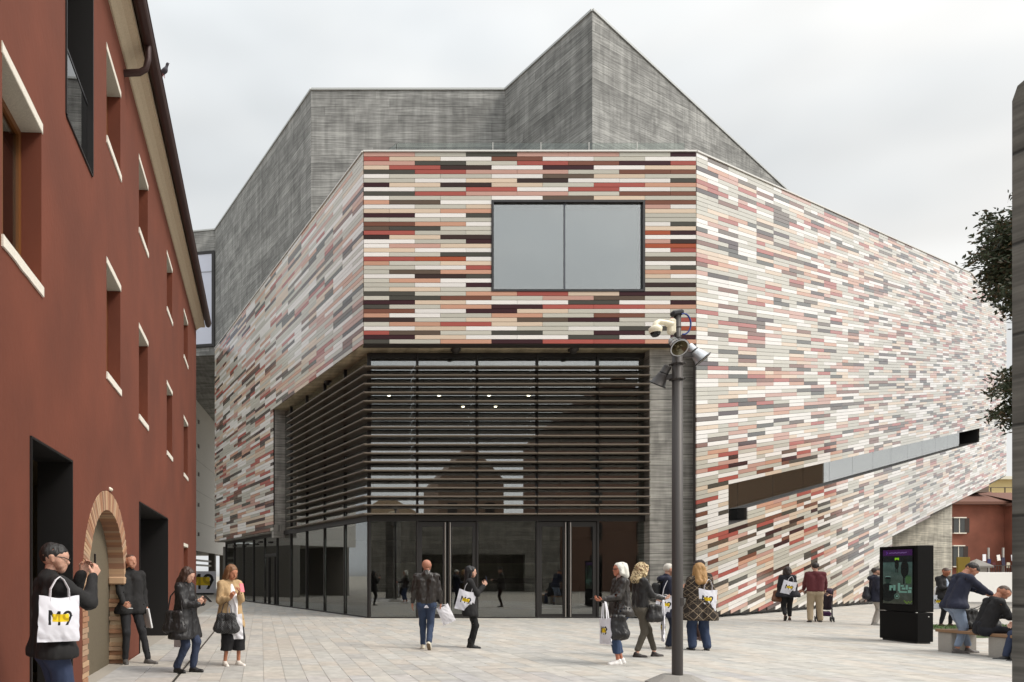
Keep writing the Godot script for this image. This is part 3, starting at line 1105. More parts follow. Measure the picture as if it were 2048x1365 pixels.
	for k in 5:
		var a := gc + Vector3(cuts[k] + 0.03, 0, 0)
		var b := gc + Vector3(cuts[k + 1] - 0.03, 0, 0)
		pane(t, a, b, 3.52, 9.0, upper)
		if k == 1 or k == 3:
			var mid := (a + b) * 0.5
			for s in [-1, 1]:
				var d := begin()
				var xa: float = (a.x if s < 0 else mid.x + 0.02)
				var xb: float = (mid.x - 0.02 if s < 0 else b.x)
				var dx := Transform3D(Basis(), Vector3(0, 0, gz + 0.04))
				for r in [[xa, 0.03, xa + 0.13, 3.3], [xb - 0.13, 0.03, xb, 3.3], [xa + 0.13, 0.03, xb - 0.13, 0.16], [xa + 0.13, 3.14, xb - 0.13, 3.3]]:
					prism(d, dx, rect_poly(r[0], r[1], r[2], r[3]), 0.07)
				var door := obj("door", d, frame, t)
				pane(door, Vector3(xa + 0.13, 0, gz), Vector3(xb - 0.13, 0, gz), 0.16, 3.14, glass, "pane")
				var hs := begin()
				var hx: float = mid.x + s * 0.085
				tube(hs, [Vector3(hx, 0.06, gz + 0.1), Vector3(hx, 3.28, gz + 0.1)], 0.02, 10)
				for hy in [0.5, 1.7, 2.9]:
					tube(hs, [Vector3(hx, hy, gz + 0.1), Vector3(hx, hy, gz + 0.03)], 0.012, 6)
				obj("handle", hs, steel, door)
		else:
			pane(t, a, b, 0.06, 3.32, glass)
	for k in 6:
		upright(t, "mullion", gc + Vector3(cuts[k], 0, 0), Vector3.RIGHT, 0.0, 9.05, 0.07 if k < 5 else 0.16, 0.16, frame)
	rail(t, "transom", gc + Vector3(-0.03, 3.42, 0), gc + Vector3(9.55, 3.42, 0), 0.17, 0.19, frame)
	rail(t, "sill_rail", gc + Vector3(-0.03, 0.03, 0), gc + Vector3(9.55, 0.03, 0), 0.14, 0.06, frame)
	rail(t, "head_rail", gc + Vector3(-0.03, 8.98, -0.05), gc + Vector3(9.55, 8.98, -0.05), 0.2, 0.16, frame)
	# left glazing
	for k in 10:
		var a := gc + LDIR * (k * 2.005 + 0.03)
		var b := gc + LDIR * ((k + 1) * 2.005 - 0.03)
		pane(t, b, a, 0.06, 3.32, glass)
		if k < 5:
			pane(t, b, a, 3.52, 9.0, upper)
	for k in 11:
		upright(t, "mullion", gc + LDIR * (k * 2.005), LDIR, 0.0, 9.05 if k < 6 else 3.46, 0.06, 0.14, frame)
	rail(t, "transom", gc + Vector3(0, 3.425, 0), gc + LDIR * 20.05 + Vector3(0, 3.425, 0), 0.16, 0.18, frame)
	rail(t, "sill_rail", gc + Vector3(0, 0.032, 0), gc + LDIR * 20.05 + Vector3(0, 0.032, 0), 0.13, 0.06, frame)
	st = begin()
	for s in [9.954 + 0.40, 9.954 + 1.37]:
		box(st, Transform3D(Basis(LDIR, Vector3.UP, LDIR.cross(Vector3.UP)), gc + LDIR * s + Vector3(0, 1.2, 0)), Vector3(0.07, 2.3, 0.15))
	box(st, Transform3D(Basis(LDIR, Vector3.UP, LDIR.cross(Vector3.UP)), gc + LDIR * 10.95 + Vector3(0, 2.45, 0)), Vector3(1.86, 0.14, 0.15))
	obj("door_frame", st, frame, t)
	# ---- louvres, one slat per bay and height, on the front and round the corner
	var slat_m := mat(rgb8(100, 90, 78), 0.45)
	var lz := gz + 0.55
	var lx0 := 2.058
	var cutx := [lx0, 3.748, 5.788, 7.834, 9.898, 11.63]
	var shp := {}
	for k in 5:
		var w: float = cutx[k + 1] - cutx[k] - 0.02
		var s2 := begin()
		box(s2, Transform3D(Basis(), Vector3(w * 0.5 + 0.01, 0, 0)), Vector3(w, 0.05, 0.42), 0.012)
		s2.generate_normals()
		shp[k] = s2.commit()
	for j in 18:
		var y := 3.545 + j * 0.29
		for k in 5:
			put("louvre_slat", shp[k], slat_m, t, Transform3D(Basis(Vector3.RIGHT, deg_to_rad(4)), Vector3(cutx[k], y, lz - 0.21)))
	var lc := Vector3(lx0 - 0.01, 0, lz)
	var s3 := begin()
	box(s3, Transform3D(Basis(), Vector3(1.003, 0, 0)), Vector3(1.985, 0.05, 0.42), 0.012)
	s3.generate_normals()
	var lm := s3.commit()
	for j in 18:
		for k in 4:
			put("louvre_slat", lm, slat_m, t, Transform3D(Basis(LDIR, Vector3.UP, LDIR.cross(Vector3.UP)), lc + LDIR * (k * 2.005 + 0.02) - lout * 0.21 + Vector3(0, 3.545 + j * 0.29, 0)))
	# ---- lobby behind the glass
	st = begin()
	deck.call(st, 8.9, 0.1, [Vector3(2.5, 0, -24.1), Vector3(13.2, 0, -24.1), Vector3(14.3, 0, -38.2), Vector3(-2.6, 0, -38.2), gc + LDIR * 11.5 - lout * 0.2])
	box(st, Transform3D(Basis(), Vector3(5.9, 4.5, -38)), Vector3(17.0, 9.0, 0.3))
	box(st, Transform3D(Basis(LDIR, Vector3.UP, LDIR.cross(Vector3.UP)), gc + LDIR * 16.5 - lout * 2.3 + Vector3(0, 1.7, 0)), Vector3(9, 3.4, 0.2))
	box(st, Transform3D(Basis(), Vector3(14.1, 4.5, -31.2)), Vector3(0.3, 9.0, 13.6))
	box(st, Transform3D(Basis(lout, Vector3.UP, lout.cross(Vector3.UP)), gc + LDIR * 20.3 - lout * 1.3 + Vector3(0, 1.7, 0)), Vector3(2.4, 3.4, 0.2))
	box(st, Transform3D(Basis(lout, Vector3.UP, lout.cross(Vector3.UP)), gc + LDIR * 11.6 - lout * 2.3 + Vector3(0, 6.2, 0)), Vector3(4.4, 5.5, 0.2))
	obj("lobby_wall", st, mat(rgb8(84, 78, 72), 0.8), t)
	st = begin()
	box(st, Transform3D(Basis(), Vector3(9.9, 0.55, -31)), Vector3(4.5, 1.1, 0.7), 0.02)
	obj("reception_desk", st, mat(rgb8(70, 64, 58), 0.6), t)
	st = begin()
	prism(st, Transform3D(Basis(), Vector3(0, 0, -37.6)), rect_poly(5.0, 1.3, 13.7, 2.1), 0.1)
	obj("display_wall", st, mat(rgb8(120, 122, 96), 0.7), t)
	st = begin()
	deck.call(st, 3.33, 0.24, [Vector3(2.7, 0, -24.3), Vector3(13.1, 0, -24.3), Vector3(14.0, 0, -37.8), Vector3(-2.0, 0, -37.8), gc + LDIR * 11.0 - lout * 0.4])
	obj("mezzanine_floor", st, mat(rgb8(74, 70, 66), 0.8), t)
	var gl := glow_mat(Color(1.0, 0.93, 0.8), 9.0)
	for q in [[778, 792], [878, 792], [978, 792], [1057, 792], [926, 814], [991, 814], [640, 793], [690, 770]]:
		var z: float = 7.37 * 1400.0 / (1149.0 - q[1])
		var c := Vector3((q[0] - 605.0) / 1400.0 * z, 8.885, -z)
		var d := begin()
		lathe(d, Transform3D(Basis(), c), [Vector2(0.001, -0.012), Vector2(0.055, -0.012), Vector2(0.065, 0.01)], 16)
		obj("downlight", d, gl, t)
		var s := SpotLight3D.new()
		s.name = numbered("downlight_beam", t)
		s.light_energy = 2.2
		s.light_color = Color(1, 0.92, 0.8)
		s.spot_angle = 40
		s.spot_range = 30
		s.spot_attenuation = 2
		s.light_size = 0.07
		s.shadow_enabled = true
		s.transform = Transform3D(Basis(Vector3.RIGHT, -PI / 2), c - Vector3(0, 0.02, 0))
		t.add_child(s, true)
	# soffit lamps
	for p in [[5.13, -23.45], [9.08, -23.45], [1.0, -27.4]]:
		st = begin()
		lathe(st, place(p[0], 9.07, p[1]), [Vector2(0.001, -0.14), Vector2(0.1, -0.14), Vector2(0.13, -0.07), Vector2(0.17, -0.06), Vector2(0.17, 0.0)], 16)
		obj("soffit_lamp", st, mat(rgb8(48, 44, 40), 0.5), t)
	for s in [12.7, 15.2, 17.7]:
		st = begin()
		box(st, Transform3D(Basis(LDIR, Vector3.UP, LDIR.cross(Vector3.UP)), A + LDIR * s - lout * 0.28 + Vector3(0, 3.12, 0)), Vector3(0.35, 0.08, 0.2), 0.02)
		obj("soffit_lamp", st, mat(rgb8(40, 37, 34), 0.5), t)
	# glass balustrade on the roof terrace
	for k in 6:
		st = begin()
		var xa := 3.23 + k * 1.646
		box(st, Transform3D(Basis(), Vector3(xa + 0.82, 15.75, -24.0)), Vector3(1.63, 1.12, 0.02))
		obj("balustrade_pane", st, glass_mat(1.45), t)
	st = begin()
	box(st, Transform3D(Basis(Vector3(-0.54, 0, -0.84).normalized(), Vector3.UP, Vector3(0.84, 0, -0.54).normalized()), Vector3(2.87, 15.75, -24.56)), Vector3(1.3, 1.12, 0.02))
	obj("balustrade_pane", st, glass_mat(1.45), t)
	st = begin()
	for k in [2, 3, 4, 5]:
		tube(st, [Vector3(3.23 + k * 1.646 - 0.004, 15.2, -23.97), Vector3(3.23 + k * 1.646 - 0.004, 16.32, -23.97)], 0.012, 6)
	obj("balustrade_posts", st, trim, t)
	# ---- the concrete crown
	var cb := uv_mat(board_tex, 0.88, rgb8(170, 171, 170), board_bump, 0.8, Vector3(1.0 / 12.0, 1.0 / 4.8, 1))
	var top_y := 23.67
	var pts := [Vector3(-12.17, 0, -46.2), Vector3(-5.63, 0, -45.0), Vector3(0.387, 0, -32.0), Vector3(9.257, 0, -32.0), Vector3(11.39, 0, -27.5), Vector3(31.0, 0, -42.76), Vector3(26, 0, -62), Vector3(-12, 0, -64)]
	st = begin()
	for k in pts.size():
		var p: Vector3 = pts[k]
		var q: Vector3 = pts[(k + 1) % pts.size()]
		var len := p.distance_to(q)
		var y0 := 15.63 if k == 0 or k > 5 else 14.5
		var tilt := RISE if k == 4 else 0.0
		var off := k * 1.7
		quad_uv(st, p + Vector3(0, y0, 0), p + Vector3(0, top_y, 0), q + Vector3(0, top_y, 0), q + Vector3(0, y0, 0), Vector2(off, -y0), Vector2(off, -top_y), Vector2(off + len, -top_y + tilt * len), Vector2(off + len, -y0 + tilt * len))
	var poly := PackedVector2Array()
	for p in pts:
		poly.append(Vector2(p.x, p.z))
	prism(st, Transform3D(Basis(Vector3.RIGHT, Vector3.BACK, Vector3.DOWN), Vector3(0, top_y - 0.35, 0)), Geometry2D.offset_polygon(poly, -0.12)[0], 0.2)
	prism(st, Transform3D(Basis(Vector3.RIGHT, Vector3.BACK, Vector3.DOWN), Vector3(0, 15.64, 0)), PackedVector2Array([Vector2(-12.2, -46.25), Vector2(-5.68, -45.05), Vector2(-1.2, -46), Vector2(5.9, -70), Vector2(-14, -70)]), 0.25)
	obj("concrete_crown", st, cb, t)
	st = begin()
	for k in 6:
		var p: Vector3 = pts[k] + Vector3(0, top_y + 0.03, 0)
		var q: Vector3 = pts[k + 1] + Vector3(0, top_y + 0.03 + 0.001 * k, 0)
		bar(st, p, q, 0.1, 0.09)
	obj("roof_coping", st, mat(rgb8(176, 178, 176), 0.4, 0.3), t)
	# window of the crown beyond the red house
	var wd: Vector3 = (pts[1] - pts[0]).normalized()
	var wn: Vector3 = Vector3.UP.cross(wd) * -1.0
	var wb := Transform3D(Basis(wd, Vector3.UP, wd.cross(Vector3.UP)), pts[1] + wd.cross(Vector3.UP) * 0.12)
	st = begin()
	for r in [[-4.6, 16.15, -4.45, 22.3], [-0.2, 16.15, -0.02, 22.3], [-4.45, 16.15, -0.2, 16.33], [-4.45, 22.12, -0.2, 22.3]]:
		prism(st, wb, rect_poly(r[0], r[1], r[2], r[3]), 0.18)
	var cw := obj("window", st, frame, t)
	pane(cw, wb * Vector3(-4.45, 0, -0.05), wb * Vector3(-0.2, 0, -0.05), 16.33, 22.12, mat(rgb8(206, 210, 224), 0.12), "pane")  # opaque panel; reflected sky is painted in as its pale colour
	st = begin()
	prism(st, wb, rect_poly(-4.45, 20.95, -0.2, 21.0), 0.05)
	obj("mullion", st, mat(rgb8(170, 174, 182), 0.5), cw)
	# service stair block between sign and glass, below the lower soffit
	st = begin()
	box(st, Transform3D(Basis(LDIR, Vector3.UP, LDIR.cross(Vector3.UP)), A + LDIR * 21.2 - lout * 0.95 + Vector3(0, 1.6, 0)), Vector3(0.5, 3.2, 0.9))
	obj("concrete_pillar", st, board, t)


# ---------------------------------------------------------------- the red house on the left
const HU := Vector3(-0.0592, 0, -0.99825)
const HN := Vector3(0.99825, 0, -0.0592)


func red_house() -> void:
	var t := thing("red_house", "long terracotta red rendered house with deep windows and a brick arch", "building")
	var X := Transform3D(Basis(HU, Vector3.UP, HN), Vector3(-2.315, 0, 0))
	var zu := func(z): return z / 0.99825
	var plaster := StandardMaterial3D.new()
	plaster.albedo_color = rgb8(115, 58, 38)
	plaster.roughness = 0.92
	plaster.albedo_texture = mats.plaster_tex
	plaster.uv1_triplanar = true
	plaster.uv1_world_triplanar = true
	plaster.uv1_scale = Vector3(0.16, 0.13, 0.16)
	plaster.heightmap_enabled = true
	plaster.heightmap_texture = fine_bump
	plaster.heightmap_scale = 0.25
	var stone := mat(rgb8(236, 230, 218), 0.8, 0, grain_tex, 1.3)
	var soff := mat(rgb8(196, 190, 176), 0.85, 0, grain_tex, 0.9)
	var black := mat(rgb8(20, 18, 18), 0.5)
	var glass := glass_mat(1.7)
	var wood := mat(rgb8(120, 74, 34), 0.5, 0, grain_tex, 4.0)
	# openings: u0, v0, u1, v1, kind, depth
	var wins := []
	for w in [[6.25, 7.37], [10.47, 11.5], [13.24, 14.28], [17.15, 18.2], [20.9, 22.05]]:
		wins.append([zu.call(w[0]), 4.55, zu.call(w[1]), 6.17, "w"])
		if w[0] > 7.0:
			wins.append([zu.call(w[0]), 8.08, zu.call(w[1]), 9.36, "w"])
	wins.append([zu.call(20.9), 0.95, zu.call(22.05), 2.35, "w"])
	wins.append([zu.call(8.29), 6.97, zu.call(9.56), 10.0, "b"])
	wins.append([zu.call(7.02), 0.0, zu.call(8.51), 2.88, "g"])
	wins.append([zu.call(13.28), 0.0, zu.call(17.25), 2.87, "g"])
	var uc: float = zu.call(10.6)
	var ra := 1.547
	var arch := [uc - ra, 0.0, uc + ra, 2.80, "a"]
	wins.append(arch)
	var u_end: float = zu.call(24.9)
	var u0 := 4.2
	var vtop := 10.45
	var us := [u0, u_end]
	var vs := [0.0, vtop]
	for w in wins:
		us.append(w[0])
		us.append(w[2])
		vs.append(w[1])
		vs.append(w[3])
	us.sort()
	vs.sort()
	var st := begin()
	for i in us.size() - 1:
		for j in vs.size() - 1:
			if us[i + 1] - us[i] < 0.001 or vs[j + 1] - vs[j] < 0.001:
				continue
			var cu: float = (us[i] + us[i + 1]) * 0.5
			var cv: float = (vs[j] + vs[j + 1]) * 0.5
			var free := true
			for w in wins:
				if cu > w[0] and cu < w[2] and cv > w[1] and cv < w[3]:
					free = false
			if free:
				quad(st, X * Vector3(us[i], vs[j], 0), X * Vector3(us[i], vs[j + 1], 0), X * Vector3(us[i + 1], vs[j + 1], 0), X * Vector3(us[i + 1], vs[j], 0))
	# plaster round the arch, down to the ring's outer edge
	var sp := 1.42
	var ring := []
	for k in 25:
		var a := PI * k / 24.0
		ring.append(Vector2(uc - cos(a) * ra, sp + sin(a) * 1.36))
	for k in 24:
		var p: Vector2 = ring[k]
		var q: Vector2 = ring[k + 1]
		quad(st, X * Vector3(p.x, p.y, 0), X * Vector3(p.x, 2.80, 0), X * Vector3(q.x, 2.80, 0), X * Vector3(q.x, q.y, 0))
	# end wall and back of the house
	var back := X * Vector3(u_end, 0, 0)
	var b2 := X * Vector3(u_end, 0, -8)
	quad(st, back, back + Vector3(0, vtop, 0), b2 + Vector3(0, vtop, 0), b2)
	var f1 := X * Vector3(u0, 0, 0)
	var f2 := X * Vector3(u0, 0, -8)
	quad(st, f2, f2 + Vector3(0, vtop, 0), f1 + Vector3(0, vtop, 0), f1)
	quad(st, b2, b2 + Vector3(0, vtop, 0), f2 + Vector3(0, vtop, 0), f2)
	# reveals of the small windows in plaster
	for w in wins:
		if w[4] == "w":
			var d := -0.26
			quad(st, X * Vector3(w[0], w[1], d), X * Vector3(w[0], w[3], d), X * Vector3(w[0], w[3], 0), X * Vector3(w[0], w[1], 0))
			quad(st, X * Vector3(w[2], w[1], 0), X * Vector3(w[2], w[3], 0), X * Vector3(w[2], w[3], d), X * Vector3(w[2], w[1], d))
	var wall := obj("wall", st, plaster, t)
	for w in wins:
		var u_0: float = w[0]
		var u_1: float = w[2]
		var v0: float = w[1]
		var v1: float = w[3]
		if w[4] == "w":
			var d := -0.21
			st = begin()
			for r in [[u_0, v0, u_0 + 0.07, v1], [u_1 - 0.07, v0, u_1, v1], [u_0 + 0.07, v0, u_1 - 0.07, v0 + 0.07], [u_0 + 0.07, v1 - 0.07, u_1 - 0.07, v1], [(u_0 + u_1) * 0.5 - 0.04, v0 + 0.07, (u_0 + u_1) * 0.5 + 0.04, v1 - 0.07]]:
				prism(st, Transform3D(X.basis, X * Vector3(0, 0, d)), rect_poly(r[0], r[1], r[2], r[3]), 0.06)
			var wo := obj("window", st, wood, t)
			st = begin()
			prism(st, Transform3D(X.basis, X * Vector3(0, 0, d - 0.03)), rect_poly(u_0 + 0.07, v0 + 0.07, u_1 - 0.07, v1 - 0.07), 0.012)
			obj("pane", st, glass, wo)
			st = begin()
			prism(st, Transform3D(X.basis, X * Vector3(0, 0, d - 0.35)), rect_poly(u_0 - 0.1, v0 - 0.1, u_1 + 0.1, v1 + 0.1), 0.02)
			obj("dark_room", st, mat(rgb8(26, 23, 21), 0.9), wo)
			# rough stone lintel and sill, slightly proud
			for e in [[v1, 0.105, 0.008], [v0 - 0.1, 0.1, 0.02]]:
				st = begin()
				var n := 7
				var poly := PackedVector2Array()
				for k in n + 1:
					poly.append(Vector2(lerpf(u_0 - 0.02, u_1 + 0.03, float(k) / n), e[0] + rng.randf_range(-0.006, 0.004) * (1.0 if e[0] < v1 else 0.0)))
				for k in n + 1:
					poly.append(Vector2(lerpf(u_1 + 0.03, u_0 - 0.02, float(k) / n), e[0] + e[1] + rng.randf_range(-0.006, 0.006) * (1.0 if e[0] >= v1 else 0.2)))
				prism(st, Transform3D(X.basis, X * Vector3(0, 0, e[2])), poly, 0.36)
				obj("lintel" if e[0] >= v1 else "sill", st, stone if e[0] < v1 else soff, wo)
			st = begin()
			prism(st, Transform3D(X.basis, X * Vector3(0, 0, 0.0105)), rect_poly(u_0 - 0.01, v1 + 0.012, u_1 + 0.02, v1 + 0.095), 0.004)
			obj("lintel_face", st, stone, wo)
		elif w[4] == "b" or w[4] == "g":
			var dp := 0.9 if w[4] == "b" else (0.42 if u_0 < 9.5 else 1.1)
			st = begin()
			var th := 0.025
			prism(st, Transform3D(X.basis, X * Vector3(0, 0, 0.02)), rect_poly(u_0 - th, v0, u_0, v1 + th), dp)
			prism(st, Transform3D(X.basis, X * Vector3(0, 0, 0.02)), rect_poly(u_1, v0, u_1 + th, v1 + th), dp)
			prism(st, Transform3D(X.basis, X * Vector3(0, 0, 0.02)), rect_poly(u_0, v1, u_1, v1 + th), dp)
			if w[4] == "b":
				prism(st, Transform3D(X.basis, X * Vector3(0, 0, 0.02)), rect_poly(u_0, v0 - th, u_1, v0), dp)
			var lin := obj("metal_lining", st, black, t)
			if w[4] == "b":
				st = begin()
				prism(st, Transform3D(X.basis, X * Vector3(0, 0, -dp)), rect_poly(u_0, v0, u_1, v1), 0.03)
				obj("back_panel", st, black, lin)
				st = begin()
				prism(st, Transform3D(X.basis, X * Vector3(0, 0, -0.06)), rect_poly(u_0 + 0.03, v0 + 0.03, u_1 - 0.02, v0 + 0.95), 0.015)
				obj("guard_pane", st, glass_mat(1.5, Color(0.3, 0.3, 0.32, 0.0)), lin)
				st = begin()
				bar(st, X * Vector3(u_0, v0 + 0.97, -0.067), X * Vector3(u_1, v0 + 0.97, -0.067), 0.03, 0.03)
				obj("guard_rail", st, mat(rgb8(60, 60, 64), 0.4, 0.5), lin)
			elif u_0 < 9.5:
				# the near doorway opens into a passage
				st = begin()
				prism(st, Transform3D(X.basis, X * Vector3(0, 0, -3.2)), rect_poly(u_0 - 1.5, 0, u_1 + 2.5, 3.2), 0.1)
				prism(st, Transform3D(X.basis, X * Vector3(0, 0, -0.41)), rect_poly(u_0 - 1.6, 0, u_0 - 1.5, 3.2), 2.8)
				prism(st, Transform3D(X.basis, X * Vector3(0, 0, -0.41)), rect_poly(u_1 + 2.4, 0, u_1 + 2.5, 3.2), 2.8)
				prism(st, Transform3D(X.basis, X * Vector3(0, 0, -0.41)), rect_poly(u_0 - 1.5, 2.9, u_1 + 2.5, 3.0), 2.8)
				obj("passage_wall", st, mat(rgb8(116, 104, 80), 0.9), lin)
			else:
				st = begin()
				prism(st, Transform3D(X.basis, X * Vector3(0, 0, -1.06)), rect_poly(u_0, 0, u_1, v1), 0.05)
				obj("black_door", st, mat(rgb8(20, 19, 20), 0.55), lin)
		else:
			brick_arch(t, X, uc, sp)
	# dark house body behind the openings, roof edge
	st = begin()
	var prof := [Vector2(0.0, 10.20), Vector2(0.03, 10.20), Vector2(0.03, 10.235), Vector2(0.05, 10.25), Vector2(0.09, 10.30), Vector2(0.16, 10.36), Vector2(0.25, 10.39), Vector2(0.25, 10.41), Vector2(0.29, 10.41), Vector2(0.29, 10.50), Vector2(0.0, 10.50)]
	st.set_smooth_group(-1)
	for k in prof.size() - 1:
		var p: Vector2 = prof[k]
		var q: Vector2 = prof[k + 1]
		quad(st, X * Vector3(u0, p.y, p.x), X * Vector3(u0, q.y, q.x), X * Vector3(u_end + q.x, q.y, q.x), X * Vector3(u_end + p.x, p.y, p.x))
		if k > 0:
			for v in [Vector3(u_end, 10.3, 0), Vector3(u_end + p.x, p.y, p.x), Vector3(u_end + q.x, q.y, q.x)]:
				st.add_vertex(X * v)
	obj("cornice", st, mat(rgb8(205, 190, 165), 0.85, 0, grain_tex, 0.8), t)
	st = begin()
	var gp := []
	for k in 9:
		var a := PI * k / 8.0
		gp.append(Vector2(0.40 - cos(a) * 0.105, 10.55 - sin(a) * 0.125))
	gp.append(Vector2(0.52, 10.56))
	gp.append(Vector2(0.30, 10.56))
	for k in gp.size() - 1:
		quad(st, X * Vector3(u0, gp[k].y, gp[k].x), X * Vector3(u0, gp[k + 1].y, gp[k + 1].x), X * Vector3(u_end + 0.35, gp[k + 1].y, gp[k + 1].x), X * Vector3(u_end + 0.35, gp[k].y, gp[k].x))
	for k in range(1, gp.size() - 1):
		for v in [gp[0], gp[k], gp[k + 1]]:
			st.add_vertex(X * Vector3(u_end + 0.35, v.y, v.x))
	var gut_m := mat(rgb8(62, 42, 40), 0.45, 0.3)
	obj("gutter", st, gut_m, t)
	st = begin()
	tube(st, [X * Vector3(11.83, 10.45, 0.40), X * Vector3(11.83, 10.22, 0.40), X * Vector3(11.83, 10.06, 0.36), X * Vector3(11.83, 10.0, 0.26), X * Vector3(11.83, 9.97, -0.05)], 0.055, 12)
	obj("downpipe", st, gut_m, t)
	st = begin()
	quad(st, X * Vector3(u0, 10.58, 0.45), X * Vector3(u0, 12.6, -4), X * Vector3(u_end + 0.3, 12.6, -4), X * Vector3(u_end + 0.3, 10.58, 0.45))
	quad(st, X * Vector3(u_end + 0.3, 10.5, -8.4), X * Vector3(u_end + 0.3, 12.6, -4), X * Vector3(u0, 12.6, -4), X * Vector3(u0, 10.5, -8.4))
	for v in [Vector3(u_end, 10.45, 0), Vector3(u_end, 12.6, -4), Vector3(u_end, 10.45, -8), Vector3(u0, 10.45, 0), Vector3(u0, 10.45, -8), Vector3(u0, 12.6, -4)]:
		st.add_vertex(X * v)
	obj("roof", st, mat(rgb8(120, 70, 52), 0.9, 0, grain_tex, 1.0), t)


func brick_arch(t: Node3D, X: Transform3D, uc: float, sp: float) -> void:
	var st := begin()
	prism(st, Transform3D(X.basis, X * Vector3(0, 0, -0.25)), rect_poly(uc - 1.8, 0, uc + 1.8, 2.9), 0.06)
	var infill := obj("arch_infill", st, mat(rgb8(112, 102, 84), 0.9, 0, grain_tex, 0.6), t)
	var variants := [mat(rgb8(178, 148, 122), 0.9, 0, grain_tex, 5.0), mat(rgb8(172, 128, 98), 0.9, 0, grain_tex, 5.0), mat(rgb8(194, 160, 128), 0.9, 0, grain_tex, 5.0), mat(rgb8(158, 118, 94), 0.9, 0, grain_tex, 5.0)]
	st = begin()
	var mo := 0.03
	for k in 24:
		var a := PI * k / 24.0
		var b := PI * (k + 1) / 24.0
		var c := []
		for e in [a, b]:
			for r in [[1.226, 1.08], [1.54, 1.35]]:
				c.append(Vector2(uc - cos(e) * r[0], sp + sin(e) * r[1]))
		quad(st, X * Vector3(c[0].x, c[0].y, -0.25), X * Vector3(c[0].x, c[0].y, -0.012), X * Vector3(c[2].x, c[2].y, -0.012), X * Vector3(c[2].x, c[2].y, -0.25))
		quad(st, X * Vector3(c[0].x, c[0].y, -0.012), X * Vector3(c[1].x, c[1].y, -0.012), X * Vector3(c[3].x, c[3].y, -0.012), X * Vector3(c[2].x, c[2].y, -0.012))
	for s in [-1.0, 1.0]:
		prism(st, Transform3D(X.basis, X * Vector3(0, 0, -0.014)), rect_poly(minf(uc + s * 1.24, uc + s * 1.546), 0, maxf(uc + s * 1.24, uc + s * 1.546), sp), 0.23)
	var mortar := obj("mortar", st, mat(rgb8(186, 164, 136), 0.95), t)
	var n := 70
	for k in n:
		var a := PI * (k + 0.5) / n
		var p0 := Vector2(uc - cos(a) * 1.212, sp + sin(a) * 1.065)
		var p1 := Vector2(uc - cos(a) * 1.54, sp + sin(a) * 1.352)
		var rad := (p1 - p0).normalized()
		var mid := (p0 + p1) * 0.5
		var w := PI * lerpf(1.25, 1.05, absf(cos(a)) * 0.0 + sin(a) * 0.0 + 0.35) / n * 0.97
		st = begin()
		box(st, Transform3D(X.basis * Basis(Vector3(rad.y, -rad.x, 0), Vector3(rad.x, rad.y, 0), Vector3(0, 0, 1)), X * Vector3(mid.x, mid.y, -0.125 + rng.randf_range(-0.004, 0.006))), Vector3(w, p0.distance_to(p1), 0.26), 0.0025)
		obj("brick", st, variants[rng.randi() % 4], mortar)
	var shapes := []
	for wd in [0.31, 0.26, 0.34]:
		var s2 := begin()
		box(s2, Transform3D.IDENTITY, Vector3(wd, 0.066, 0.26), 0.0025)
		s2.generate_normals()
		shapes.append(s2.commit())
	for s in [-1.0, 1.0]:
		for k in 19:
			var q := k % 2 if rng.randf() < 0.8 else 2
			var wd: float = [0.31, 0.26, 0.34][q]
			put("brick", shapes[q], variants[rng.randi() % 4], mortar, Transform3D(X.basis, X * Vector3(uc + s * (1.542 - wd * 0.5), 0.04 + k * 0.0735, -0.125 + rng.randf_range(-0.004, 0.008))))
		st = begin()
		box(st, Transform3D(X.basis, X * Vector3(uc + s * 1.345, sp - 0.01, -0.11)), Vector3(0.42, 0.13, 0.28), 0.02)
		obj("impost", st, variants[2], mortar)
	st = begin()
	box(st, Transform3D(X.basis, X * Vector3(uc + 0.12, sp + 1.4, 0.0)), Vector3(0.16, 0.05, 0.06), 0.015)
	obj("stone_chip", st, mat(rgb8(230, 222, 205), 0.9), t)


